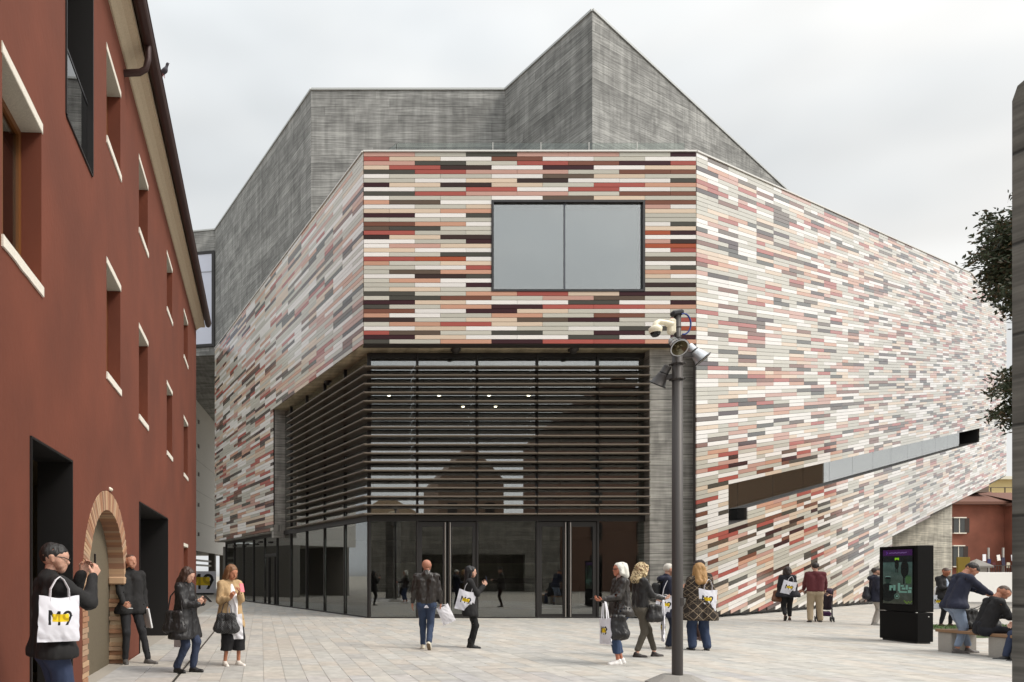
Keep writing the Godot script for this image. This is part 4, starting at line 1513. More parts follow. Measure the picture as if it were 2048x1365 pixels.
# ---------------------------------------------------------------- paving
func paving() -> void:
	var st := begin()
	quad(st, Vector3(-300, 0, 120), Vector3(-300, 0, -420), Vector3(300, 0, -420), Vector3(300, 0, 120))
	var ground := kind(obj("ground", st, mat(rgb8(160, 154, 144), 0.95, 0, grain_tex, 0.3), self), "structure") as MeshInstance3D
	var bed := begin()
	quad(bed, Vector3(-30, 0.004, 25), Vector3(-30, 0.004, -70), Vector3(75, 0.004, -70), Vector3(75, 0.004, 25))
	var plaza := kind(obj("plaza_paving", bed, mat(rgb8(160, 153, 143), 0.95), self), "structure") as MeshInstance3D
	var X := Transform3D(Basis(HU, Vector3.UP, HN), Vector3(-2.315, 0, 0))
	var r := RandomNumberGenerator.new()
	r.seed = 4
	var slabs := []
	var v := 0.0
	# a strip of large slabs along the house, then a drain, then courses of narrow slabs
	var rows := [[0.02, 0.53, 0.9], [0.54, 1.045, 0.9]]
	v = 1.11
	while v < 62.0:
		rows.append([v, v + 0.305, 0.66])
		v += 0.31
	for row in rows:
		var u := -5.0 + r.randf() * 0.6
		while u < 62.0:
			var l: float = row[2] * r.randf_range(0.7, 1.5)
			var c := X * Vector3(u + l * 0.5, 0, (row[0] + row[1]) * 0.5)
			var z := -c.z
			var keep := z > 3.2 and z < 62.0 and c.x > -0.46 * z - 1.0 and c.x < 1.08 * z + 1.5
			# not under the museum
			if (c - A).dot(Vector3(-0.9385, 0, 0.3452)) < -1.0 and c.z < -24.3 and (c - B).dot(Vector3(0.6119, 0, 0.7910)) < -0.3:
				keep = false
			if keep:
				slabs.append([c, l - 0.005, row[1] - row[0], z])
			u += l
	slabs.sort_custom(func(a, b): return a[1] * a[2] / pow(a[3], 3) > b[1] * b[2] / pow(b[3], 3))
	var tones := [Vector3(0.77, 0.72, 0.645), Vector3(0.70, 0.67, 0.615), Vector3(0.72, 0.70, 0.65), Vector3(0.74, 0.68, 0.60), Vector3(0.66, 0.64, 0.60), Vector3(0.75, 0.715, 0.65)]
	var single := []
	for tn in tones:
		single.append(mat(Color(tn.x * 0.66, tn.y * 0.66, tn.z * 0.69).linear_to_srgb(), 0.8, 0, mats.pave_tex, 0.9))
	var many := begin()
	var n := 0
	for s in slabs:
		var ti := r.randi() % 6
		var h := 0.014 + r.randf_range(0.0, 0.002)
		var xf := Transform3D(X.basis, s[0] + Vector3(0, h * 0.5 + 0.004, 0))
		if n < 300:
			var one := begin()
			box(one, Transform3D.IDENTITY, Vector3(s[1], h, s[2]), 0.0025)
			one.generate_normals()
			put("paving_slab", one.commit(), single[ti], plaza, xf)
		else:
			var q: float = r.randf_range(0.94, 1.05) * 0.69
			many.set_color(Color(tones[ti].x * q, tones[ti].y * q, tones[ti].z * q))
			var a := Vector3(s[1] * 0.5, h * 0.5, s[2] * 0.5)
			quad(many, xf * Vector3(-a.x, a.y, a.z), xf * Vector3(-a.x, a.y, -a.z), xf * Vector3(a.x, a.y, -a.z), xf * a)
			quad(many, xf * Vector3(-a.x, -a.y, a.z), xf * Vector3(-a.x, a.y, a.z), xf * a, xf * Vector3(a.x, -a.y, a.z))
			quad(many, xf * Vector3(a.x, -a.y, a.z), xf * a, xf * Vector3(a.x, a.y, -a.z), xf * Vector3(a.x, -a.y, -a.z))
		n += 1
	var pm := StandardMaterial3D.new()
	pm.vertex_color_use_as_albedo = true
	pm.roughness = 0.8
	pm.albedo_texture = mats.pave_tex
	pm.uv1_triplanar = true
	pm.uv1_world_triplanar = true
	pm.uv1_scale = Vector3.ONE * 0.9
	kind(obj("paving_slabs", many, pm, plaza), "stuff")
	# slotted drain
	st = begin()
	for k in 40:
		box(st, Transform3D(X.basis, X * Vector3(1.0 + k * 0.8, 0.006, 1.077)), Vector3(0.79, 0.012, 0.03))
	obj("drain_slot", st, mat(rgb8(58, 56, 54), 0.6), plaza)
	# grass patch and metal plate
	st = begin()
	var gr := begin()
	for k in 2600:
		var x := r.randf_range(10.4, 16.0)
		var z := r.randf_range(-20.6, -16.6)
		if x < 10.9 + (-z - 16.6) * 0.3:
			continue
		x -= z * 0.3
		var a := r.randf() * TAU
		var d := Vector3(cos(a), 0, sin(a)) * 0.012
		var hgt := r.randf_range(0.05, 0.11)
		for p in [Vector3(x, 0.01, z) - d, Vector3(x, hgt, z) + Vector3(r.randf_range(-0.03, 0.03), 0, r.randf_range(-0.03, 0.03)), Vector3(x, 0.01, z) + d]:
			gr.add_vertex(p)
	kind(tag(obj("grass", gr, mat(rgb8(70, 104, 36), 0.8), self), "short green grass strip behind the bench", "grass"), "stuff")
	st = begin()
	quad(st, Vector3(15.55, 0.024, -16.4), Vector3(18.2, 0.024, -20.8), Vector3(23.0, 0.024, -20.8), Vector3(21.5, 0.024, -16.4))
	kind(obj("lawn_soil", st, mat(rgb8(62, 74, 38), 0.95), self), "structure")


# ---------------------------------------------------------------- things on the plaza
func lamp_post() -> void:
	var x := 5.089
	var z := -9.5
	var t := thing("floodlight_mast", "grey steel mast with three floodlights, a dome camera and a blue cable", "lamp post", "", place(x, 0, z))
	var grey := mat(rgb8(66, 62, 60), 0.5, 0.2)
	var alu := mat(rgb8(196, 198, 200), 0.3, 0.7)
	var dark := mat(rgb8(60, 56, 54), 0.5, 0.2)
	var st := begin()
	lathe(st, Transform3D(Basis(Vector3.UP, PI / 8), Vector3.ZERO), [Vector2(0.40, 0.0), Vector2(0.40, 0.05), Vector2(0.2, 0.152), Vector2(0.0, 0.152)], 8, false)
	obj("concrete_base", st, mat(rgb8(150, 146, 140), 0.9, 0, grain_tex, 1.5), t)
	st = begin()
	lathe(st, Transform3D(), [Vector2(0.069, 0.14), Vector2(0.066, 4.5), Vector2(0.0, 4.5)], 24)
	obj("pole", st, grey, t)
	st = begin()
	lathe(st, Transform3D(), [Vector2(0.046, 4.5), Vector2(0.046, 5.03), Vector2(0.0, 5.03)], 20)
	for y in [4.72, 4.86]:
		lathe(st, Transform3D(), [Vector2(0.046, y), Vector2(0.05, y), Vector2(0.05, y + 0.016), Vector2(0.046, y + 0.016)], 20)
	obj("upper_tube", st, dark, t)
	st = begin()
	box(st, Transform3D(Basis(Vector3.BACK, 0.15), Vector3(-0.01, 5.06, 0.01)), Vector3(0.16, 0.07, 0.1), 0.02)
	obj("cap", st, mat(rgb8(34, 33, 36), 0.6), t)
	st = begin()
	var cab := []
	for k in 13:
		var a := lerpf(1.9, -1.75, k / 12.0)
		cab.append(Vector3(0.06 + cos(a) * 0.095, 4.90 + sin(a) * 0.14, 0.05))
	tube(st, cab, 0.011, 8)
	obj("blue_cable", st, mat(rgb8(40, 62, 130), 0.45), t)
	# dome camera
	var cream := mat(rgb8(232, 224, 200), 0.4)
	st = begin()
	box(st, Transform3D(Basis(), Vector3(-0.095, 4.87, 0.03)), Vector3(0.09, 0.2, 0.1), 0.02)
	tube(st, [Vector3(-0.10, 4.89, 0.04), Vector3(-0.2, 4.915, 0.06), Vector3(-0.29, 4.92, 0.08), Vector3(-0.335, 4.90, 0.085), Vector3(-0.34, 4.84, 0.085)], [0.05, 0.036, 0.032, 0.034, 0.045], 12)
	lathe(st, place(-0.34, 4.74, 0.085), [Vector2(0.0, 0.12), Vector2(0.06, 0.115), Vector2(0.085, 0.09), Vector2(0.082, 0.05), Vector2(0.07, 0.028)], 20)
	var cam := obj("dome_camera", st, cream, t)
	st = begin()
	lathe(st, place(-0.34, 4.745, 0.085), [Vector2(0.068, 0.03), Vector2(0.06, 0.0), Vector2(0.04, -0.026), Vector2(0.0, -0.036)], 18)
	obj("lens_dome", st, mat(rgb8(20, 20, 22), 0.08), cam)
	# floodlights: position, aim
	for q in [[Vector3(-0.09, 4.60, 0.13), Vector3(-0.05, -0.62, 0.78)], [Vector3(0.24, 4.52, 0.02), Vector3(0.62, -0.75, 0.2)], [Vector3(-0.16, 4.24, -0.08), Vector3(-0.35, -0.85, -0.4)]]:
		var dir: Vector3 = (q[1] as Vector3).normalized()
		var xx := dir.cross(Vector3.UP).normalized()
		var xf := Transform3D(Basis(xx, dir, xx.cross(dir)).scaled(Vector3.ONE * 0.9), q[0])
		st = begin()
		lathe(st, xf, [Vector2(0.0, -0.16), Vector2(0.05, -0.155), Vector2(0.06, -0.14), Vector2(0.062, -0.03), Vector2(0.07, -0.028), Vector2(0.075, 0.0), Vector2(0.115, 0.13), Vector2(0.128, 0.135), Vector2(0.128, 0.155), Vector2(0.112, 0.155)], 24)
		var fl := obj("floodlight", st, alu if q[0].y > 4.3 else dark, t)
		st = begin()
		lathe(st, xf, [Vector2(0.064, -0.05), Vector2(0.068, -0.045), Vector2(0.068, -0.03), Vector2(0.064, -0.025)], 24)
		obj("clamp_ring", st, mat(rgb8(34, 33, 32), 0.5), fl)
		st = begin()
		lathe(st, xf, [Vector2(0.129, 0.137), Vector2(0.135, 0.14), Vector2(0.135, 0.15), Vector2(0.129, 0.153)], 24)
		obj("rim", st, mat(rgb8(34, 33, 32), 0.5), fl)
		st = begin()
		lathe(st, xf, [Vector2(0.110, 0.148), Vector2(0.07, 0.09), Vector2(0.03, 0.05), Vector2(0.0, 0.045)], 20)
		lathe(st, xf, [Vector2(0.03, 0.05), Vector2(0.03, 0.1), Vector2(0.0, 0.105)], 12)
		obj("reflector", st, mat(rgb8(120, 112, 88), 0.2, 0.6), fl)
		st = begin()
		var p: Vector3 = q[0]
		tube(st, [Vector3(0, p.y - 0.02, 0), Vector3(p.x * 0.6, p.y - 0.03, p.z * 0.6), p + dir * -0.05], [0.03, 0.026, 0.022], 8)
		box(st, Transform3D(Basis(Vector3.UP, atan2(p.x, p.z)), Vector3(p.x * 0.55, p.y - 0.03, p.z * 0.55)), Vector3(0.05, 0.07, 0.18), 0.008)
		obj("bracket", st, dark, fl)
	for y in [4.36, 4.15]:
		st = begin()
		lathe(st, Transform3D(), [Vector2(0.072, y), Vector2(0.082, y + 0.002), Vector2(0.082, y + 0.028), Vector2(0.072, y + 0.03)], 20)
		for k in 4:
			var a := TAU * k / 4 + 0.5
			box(st, Transform3D(Basis(), Vector3(cos(a) * 0.09, y + 0.015, sin(a) * 0.09)), Vector3(0.022, 0.022, 0.022), 0.004)
		obj("pole_collar", st, dark, t)
	st = begin()
	box(st, Transform3D(Basis(), Vector3(0.03, 1.15, 0.066)), Vector3(0.05, 0.11, 0.012), 0.004)
	obj("hatch", st, grey, t)


func pigeon() -> void:
	var t := thing("pigeon", "grey pigeon perched on the gutter of the red house", "bird", "", place(-2.55, 10.57, -12.76, 60))
	blob_part("body", t, mat(rgb8(70, 70, 78), 0.8), [[Vector3(0, 0.09, -0.05), Vector3(0, 0.12, 0.05), 0.045, 0.05], [Vector3(0, 0.13, 0.07), Vector3(0, 0.20, 0.10), 0.032, 0.024], [Vector3(0, 0.215, 0.11), Vector3(0, 0.215, 0.115), 0.026, 0.024], [Vector3(0, 0.08, -0.07), Vector3(0, 0.05, -0.19), 0.03, 0.014]], 0.01, 0.02)
	for s in [-1.0, 1.0]:
		var st := begin()
		tube(st, [Vector3(s * 0.02, 0.06, 0.02), Vector3(s * 0.02, 0.0, 0.025)], 0.006, 6)
		obj("leg", st, mat(rgb8(150, 80, 76), 0.7), t)
	var b := begin()
	tube(b, [Vector3(0, 0.212, 0.13), Vector3(0, 0.205, 0.16)], [0.008, 0.002], 6)
	obj("beak", b, mat(rgb8(50, 48, 46), 0.6), t)


func screen_image() -> ImageTexture:
	var w := 150
	var h := 270
	var im := Image.create(w, h, false, Image.FORMAT_RGB8)
	var n := FastNoiseLite.new()
	n.frequency = 0.02
	for y in h:
		for x in w:
			var v := n.get_noise_2d(x, y) * 0.06
			im.set_pixel(x, y, Color(0.20 + v, 0.29 + v - 0.08 * y / h, 0.28 + v - 0.1 * y / h))
	im.fill_rect(Rect2i(0, 0, w, 30), Color(0.19, 0.08, 0.24))
	im.fill_rect(Rect2i(0, 30, w, 32), Color(0.06, 0.08, 0.09))
	for k in 14:
		for q in 14:
			if absi(k - 7) + q == 7 or absi(k - 7) + q == 8:
				im.fill_rect(Rect2i(16 + q, 8 + k, 2, 1), Color(0.35, 0.2, 0.6))
	for k in 15:
		im.fill_rect(Rect2i(34 + k * 6, 14 - (k % 3), 4, 5), Color(0.42, 0.33, 0.52))
	im.fill_rect(Rect2i(62, 40, 22, 12), Color(0.42, 0.62, 0.10))
	var blob_ := func(cx, cy, rx, ry, c):
		for y in range(maxi(0, cy - ry), mini(h, cy + ry)):
			for x in range(maxi(0, cx - rx), mini(w, cx + rx)):
				if pow(float(x - cx) / rx, 2) + pow(float(y - cy) / ry, 2) < 1.0:
					im.set_pixel(x, y, c)
	var ink := Color(0.045, 0.06, 0.06)
	blob_.call(72, 72, 11, 24, ink)
	im.fill_rect(Rect2i(66, 90, 4, 24), ink)
	im.fill_rect(Rect2i(75, 90, 4, 24), ink)
	blob_.call(112, 50, 9, 10, ink)
	blob_.call(112, 96, 20, 44, ink)
	im.fill_rect(Rect2i(104, 120, 8, 50), ink)
	im.fill_rect(Rect2i(118, 120, 7, 50), ink)
	blob_.call(26, 150, 15, 20, Color(0.10, 0.16, 0.14))
	blob_.call(26, 138, 16, 8, Color(0.35, 0.45, 0.42))
	blob_.call(26, 141, 17, 6, ink)
	blob_.call(24, 214, 46, 46, ink)
	blob_.call(130, 148, 16, 22, Color(0.14, 0.24, 0.16))
	for k in 6:
		im.fill_rect(Rect2i(118 + k * 5, 134, 2, 34), Color(0.26, 0.36, 0.2))
	var pale := Color(0.34, 0.47, 0.42)
	for q in [[34, 178, 10, 26], [44, 178, 8, 14], [54, 176, 12, 28], [78, 166, 12, 40], [92, 176, 16, 8], [98, 188, 18, 10], [118, 176, 10, 22], [132, 186, 16, 10], [84, 206, 40, 8], [128, 200, 18, 14]]:
		im.fill_rect(Rect2i(q[0], q[1], q[2], q[3]), pale)
	for a in 60:
		im.fill_rect(Rect2i(int(72 + cos(a * 0.105) * 12), int(232 + sin(a * 0.105) * 12), 2, 2), pale)
	im.fill_rect(Rect2i(67, 228, 11, 8), pale)
	for k in 9:
		im.fill_rect(Rect2i(108 + (k * 7) % 36, 252 + (k * 5) % 12, 6, 4), Color(0.33, 0.45, 0.06))
	return ImageTexture.create_from_image(im)


func kiosk() -> void:
	var a := Vector3(13.237, 0, -16.06)
	var b := Vector3(13.208, 0, -15.03)
	var d := (b - a).normalized()
	var n := d.cross(Vector3.UP)
	var t := thing("information_kiosk", "black upright information kiosk with a portrait display screen", "kiosk", "", Transform3D(Basis(d, Vector3.UP, n), a))
	var black := mat(rgb8(15, 14, 14), 0.55).duplicate() as StandardMaterial3D
	black.metallic_specular = 0.25
	var w := a.distance_to(b)
	var st := begin()
	box(st, place(w * 0.5, 1.42, -0.175), Vector3(w, 1.44, 0.35), 0.012)
	obj("housing", st, black, t)
	st = begin()
	box(st, place(w * 0.5, 0.375, -0.172), Vector3(w - 0.006, 0.63, 0.34), 0.01)
	obj("base_panel", st, black, t)
	st = begin()
	box(st, place(w * 0.5, 0.03, -0.175), Vector3(w - 0.1, 0.06, 0.28))
	obj("plinth", st, mat(rgb8(40, 40, 40), 0.6), t)
	st = begin()
	var x0 := 0.12
	var x1 := w - 0.12
	box(st, place(w * 0.5, 1.46, 0.002), Vector3(x1 - x0 + 0.05, 1.24, 0.008))
	obj("bezel", st, mat(rgb8(12, 12, 13), 0.15), t)
	st = begin()
	quad_uv(st, Vector3(x0, 0.86, 0.008), Vector3(x0, 2.06, 0.008), Vector3(x1, 2.06, 0.008), Vector3(x1, 0.86, 0.008), Vector2(0, 1), Vector2(0, 0), Vector2(1, 0), Vector2(1, 1))
	var sm := StandardMaterial3D.new()
	var tex := screen_image()
	sm.albedo_color = Color(0.1, 0.1, 0.1)
	sm.roughness = 0.12
	sm.emission_enabled = true
	sm.emission = Color.WHITE
	sm.emission_operator = BaseMaterial3D.EMISSION_OP_MULTIPLY
	sm.emission_texture = tex
	sm.emission_energy_multiplier = 0.75
	obj("display_screen", st, sm, t)
	for p in [[w - 0.03, 0.69, -0.05], [w - 0.03, 0.60, -0.3], [0.02, 0.70, -0.02]]:
		st = begin()
		box(st, place(p[0] + 0.02, p[1], p[2] + 0.06), Vector3(0.03, 0.02, 0.03), 0.004)
		obj("lock", st, mat(rgb8(170, 170, 168), 0.3, 0.8), t)


func bench() -> void:
	var a := Vector3(12.351, 0, -13.67)
	var d := Vector3(0.03, 0, 1.34).normalized()
	var n := d.cross(Vector3.UP)
	var t := thing("bench", "long bench of a timber plank seat on concrete blocks", "bench", "", Transform3D(Basis(d, Vector3.UP, n), a))
	var wood := mat(rgb8(150, 116, 86), 0.6, 0, grain_tex, 3.0)
	for k in 4:
		var st := begin()
		box(st, place(1.7, 0.425, -0.07 - k * 0.14), Vector3(3.4, 0.055, 0.13), 0.008)
		obj("seat_plank", st, wood, t)
	for x in [[0.02, 0.28], [1.0, 0.5], [2.4, 0.5]]:
		var st := begin()
		box(st, place(x[0] + x[1] * 0.5, 0.205, -0.29), Vector3(x[1], 0.38, 0.5), 0.01)
		obj("concrete_block", st, mat(rgb8(176, 172, 165), 0.9, 0, grain_tex, 1.5), t)


func bag(label: String, category: String, at: Vector3, yaw: float, w: float, h: float, dp: float, c: Color, rough: float, strap: Array, sr := 0.011, m: Material = null) -> Node3D:
	var t := thing("handbag", label, category, "", place(at.x, at.y, at.z, yaw - skew))
	var mm := m if m else mat(c, rough, 0, grain_tex, 6.0)
	var hw := w * 0.5 - dp * 0.5
	var pr := []
	for s in [-1.0, 1.0]:
		pr.append([Vector3(s * hw, -h + dp * 0.5, 0), Vector3(s * hw * 0.86, -dp * 0.15, 0), dp * 0.5, dp * 0.22])
		pr.append([Vector3(s * hw * 0.45, -h + dp * 0.5, 0), Vector3(s * hw * 0.4, -dp * 0.15, 0), dp * 0.52, dp * 0.25])
	pr.append([Vector3(-hw, -h + dp * 0.5, 0), Vector3(hw, -h + dp * 0.5, 0), dp * 0.5, dp * 0.5])
	pr.append([Vector3(-hw * 0.8, -dp * 0.2, 0), Vector3(hw * 0.8, -dp * 0.2, 0), dp * 0.25, dp * 0.25])
	blob_part("bag_body", t, mm, pr, 0.014, 0.05, [], 0.012, 2.0)
	if strap.size() > 1:
		var st := begin()
		var inv := t.transform.affine_inverse()
		var pts := []
		for p in strap:
			pts.append(inv * (p as Vector3))
		tube(st, pts, sr, 6, 0.5)
		obj("strap", st, mat(c, rough, 0, grain_tex, 6.0), t)
	return t


func stroller(at: Vector3, yaw: float) -> void:
	var t := thing("stroller", "dark folding child stroller pushed by the man in the maroon jumper", "stroller", "", place(at.x, at.y, at.z, yaw - skew))
	var metal := mat(rgb8(60, 60, 64), 0.35, 0.7)
	var fab := mat(rgb8(46, 36, 46), 0.9)
	for s in [-1.0, 1.0]:
		var x: float = s * 0.2
		var st := begin()
		tube(st, [Vector3(x, 0.08, 0.35), Vector3(x, 0.55, -0.05), Vector3(x, 1.0, -0.38), Vector3(x, 1.03, -0.46)], 0.012, 8)
		tube(st, [Vector3(x, 0.08, -0.25), Vector3(x, 0.6, 0.05)], 0.011, 8)
		tube(st, [Vector3(x, 0.42, -0.12), Vector3(x, 0.42, 0.25), Vector3(x, 0.25, 0.36)], 0.01, 8)
		obj("frame_tube", st, metal, t)
		for z in [0.35, -0.25]:
			for q in [-0.035, 0.035]:
				st = begin()
				lathe(st, Transform3D(Basis(Vector3.BACK, PI / 2), Vector3(x + q, 0.085, z)), [Vector2(0.0, -0.014), Vector2(0.07, -0.014), Vector2(0.085, -0.008), Vector2(0.085, 0.008), Vector2(0.07, 0.014), Vector2(0.0, 0.014)], 18)
				obj("wheel", st, mat(rgb8(32, 32, 34), 0.7), t)
	blob_part("seat", t, fab, [[Vector3(-0.14, 0.45, 0.12), Vector3(0.14, 0.45, 0.12), 0.07, 0.07], [Vector3(-0.14, 0.45, -0.05), Vector3(-0.14, 0.82, -0.22), 0.05, 0.05], [Vector3(0.14, 0.45, -0.05), Vector3(0.14, 0.82, -0.22), 0.05, 0.05], [Vector3(0, 0.45, -0.05), Vector3(0, 0.82, -0.22), 0.06, 0.06], [Vector3(-0.12, 0.3, 0.3), Vector3(0.12, 0.3, 0.3), 0.04, 0.04]], 0.02, 0.08, [], 0.015)
	blob_part("canopy", t, mat(rgb8(66, 52, 66), 0.9), [[Vector3(-0.17, 0.92, -0.22), Vector3(-0.17, 0.98, 0.02), 0.05, 0.04], [Vector3(0.17, 0.92, -0.22), Vector3(0.17, 0.98, 0.02), 0.05, 0.04], [Vector3(-0.16, 1.0, -0.18), Vector3(0.16, 1.0, -0.18), 0.05, 0.05], [Vector3(-0.16, 1.03, 0.0), Vector3(0.16, 1.03, 0.0), 0.045, 0.045]], 0.02, 0.1)
	var st2 := begin()
	box(st2, place(0, 0.26, -0.05), Vector3(0.34, 0.14, 0.3), 0.03)
	obj("basket", st2, mat(rgb8(58, 28, 62), 0.9), t)


func tree() -> void:
	var t := thing("evergreen_tree", "dark evergreen tree reaching out from behind the concrete pillar", "tree", "", Transform3D())
	var bark := mat(rgb8(72, 60, 50), 0.95, 0, grain_tex, 3.0)
	var st := begin()
	var base := Vector3(20.6, 0, -18.3)
	tube(st, [base, base + Vector3(0.1, 2.5, 0), base + Vector3(-0.1, 5.5, 0.1), base + Vector3(-0.5, 8.5, 0.2), base + Vector3(-0.7, 11.5, 0.2)], [0.26, 0.21, 0.17, 0.11, 0.04], 12)
	obj("trunk", st, bark, t)
	var r := RandomNumberGenerator.new()
	r.seed = 8
	var tips := []
	st = begin()
	var goals := []
	for k in 46:
		var a := r.randf() * TAU
		var y := r.randf_range(9.2, 11.4)
		var reach := r.randf_range(0.5, 1.5) * (1.0 - maxf(0.0, y - 10.5) * 0.22)
		goals.append(base + Vector3(-0.6 + cos(a) * reach, y, sin(a) * reach))
	for p in [Vector3(12.1, 9.75, -18.0), Vector3(12.45, 9.5, -17.8), Vector3(12.7, 10.3, -18.2), Vector3(12.35, 10.15, -18.4), Vector3(12.3, 9.05, -18.0), Vector3(12.75, 9.6, -18.3), Vector3(12.9, 8.6, -18.0), Vector3(13.0, 9.9, -18), Vector3(12.85, 6.7, -18.1), Vector3(12.75, 6.3, -18.0), Vector3(13.1, 6.5, -18.3), Vector3(12.95, 5.9, -18.1), Vector3(13.3, 6.9, -18.2), Vector3(13.1, 10.8, -18.4), Vector3(13.0, 11.2, -18.0)]:
		goals.append(p + Vector3(5.39, 0, 0))
	for gl in goals:
		var s: Vector3 = base + Vector3(-0.35, (gl as Vector3).y - 0.9 - r.randf(), 0.1)
		var mid: Vector3 = s.lerp(gl, 0.55) + Vector3(0, 0.12, 0)
		tube(st, [s, mid, gl], [0.045, 0.028, 0.008], 6)
		for k in 7:
			var q: Vector3 = mid.lerp(gl, r.randf_range(0.2, 1.0)) + Vector3(r.randf_range(-0.42, 0.42), r.randf_range(-0.28, 0.3), r.randf_range(-0.42, 0.42))
			tube(st, [s.lerp(gl, 0.6), q], [0.014, 0.004], 4)
			tips.append(q)
	obj("branch", st, bark, t)
	st = begin()
	for p in tips:
		for k in 100:
			var c: Vector3 = p + Vector3(r.randfn() * 0.14, r.randfn() * 0.11, r.randfn() * 0.14)
			var d := Vector3(r.randfn(), r.randfn() * 0.7, r.randfn()).normalized()
			var w := d.cross(Vector3(r.randfn(), r.randfn(), r.randfn())).normalized()
			var l := r.randf_range(0.10, 0.17)
			var g := r.randf_range(0.75, 1.25)
			st.set_color(Color(0.034 * g, 0.046 * g, 0.020 * g) if r.randf() < 0.8 else Color(0.075 * g, 0.05 * g, 0.022 * g))
			for v in [c - d * l * 0.5, c + w * l * 0.2, c + d * l * 0.5, c - d * l * 0.5, c + d * l * 0.5, c - w * l * 0.2]:
				st.add_vertex(v)
	var lm := StandardMaterial3D.new()
	lm.vertex_color_use_as_albedo = true
	lm.roughness = 0.6
	lm.backlight_enabled = true
	lm.backlight = Color(0.25, 0.3, 0.12)
	kind(obj("crown", st, lm, t), "stuff")


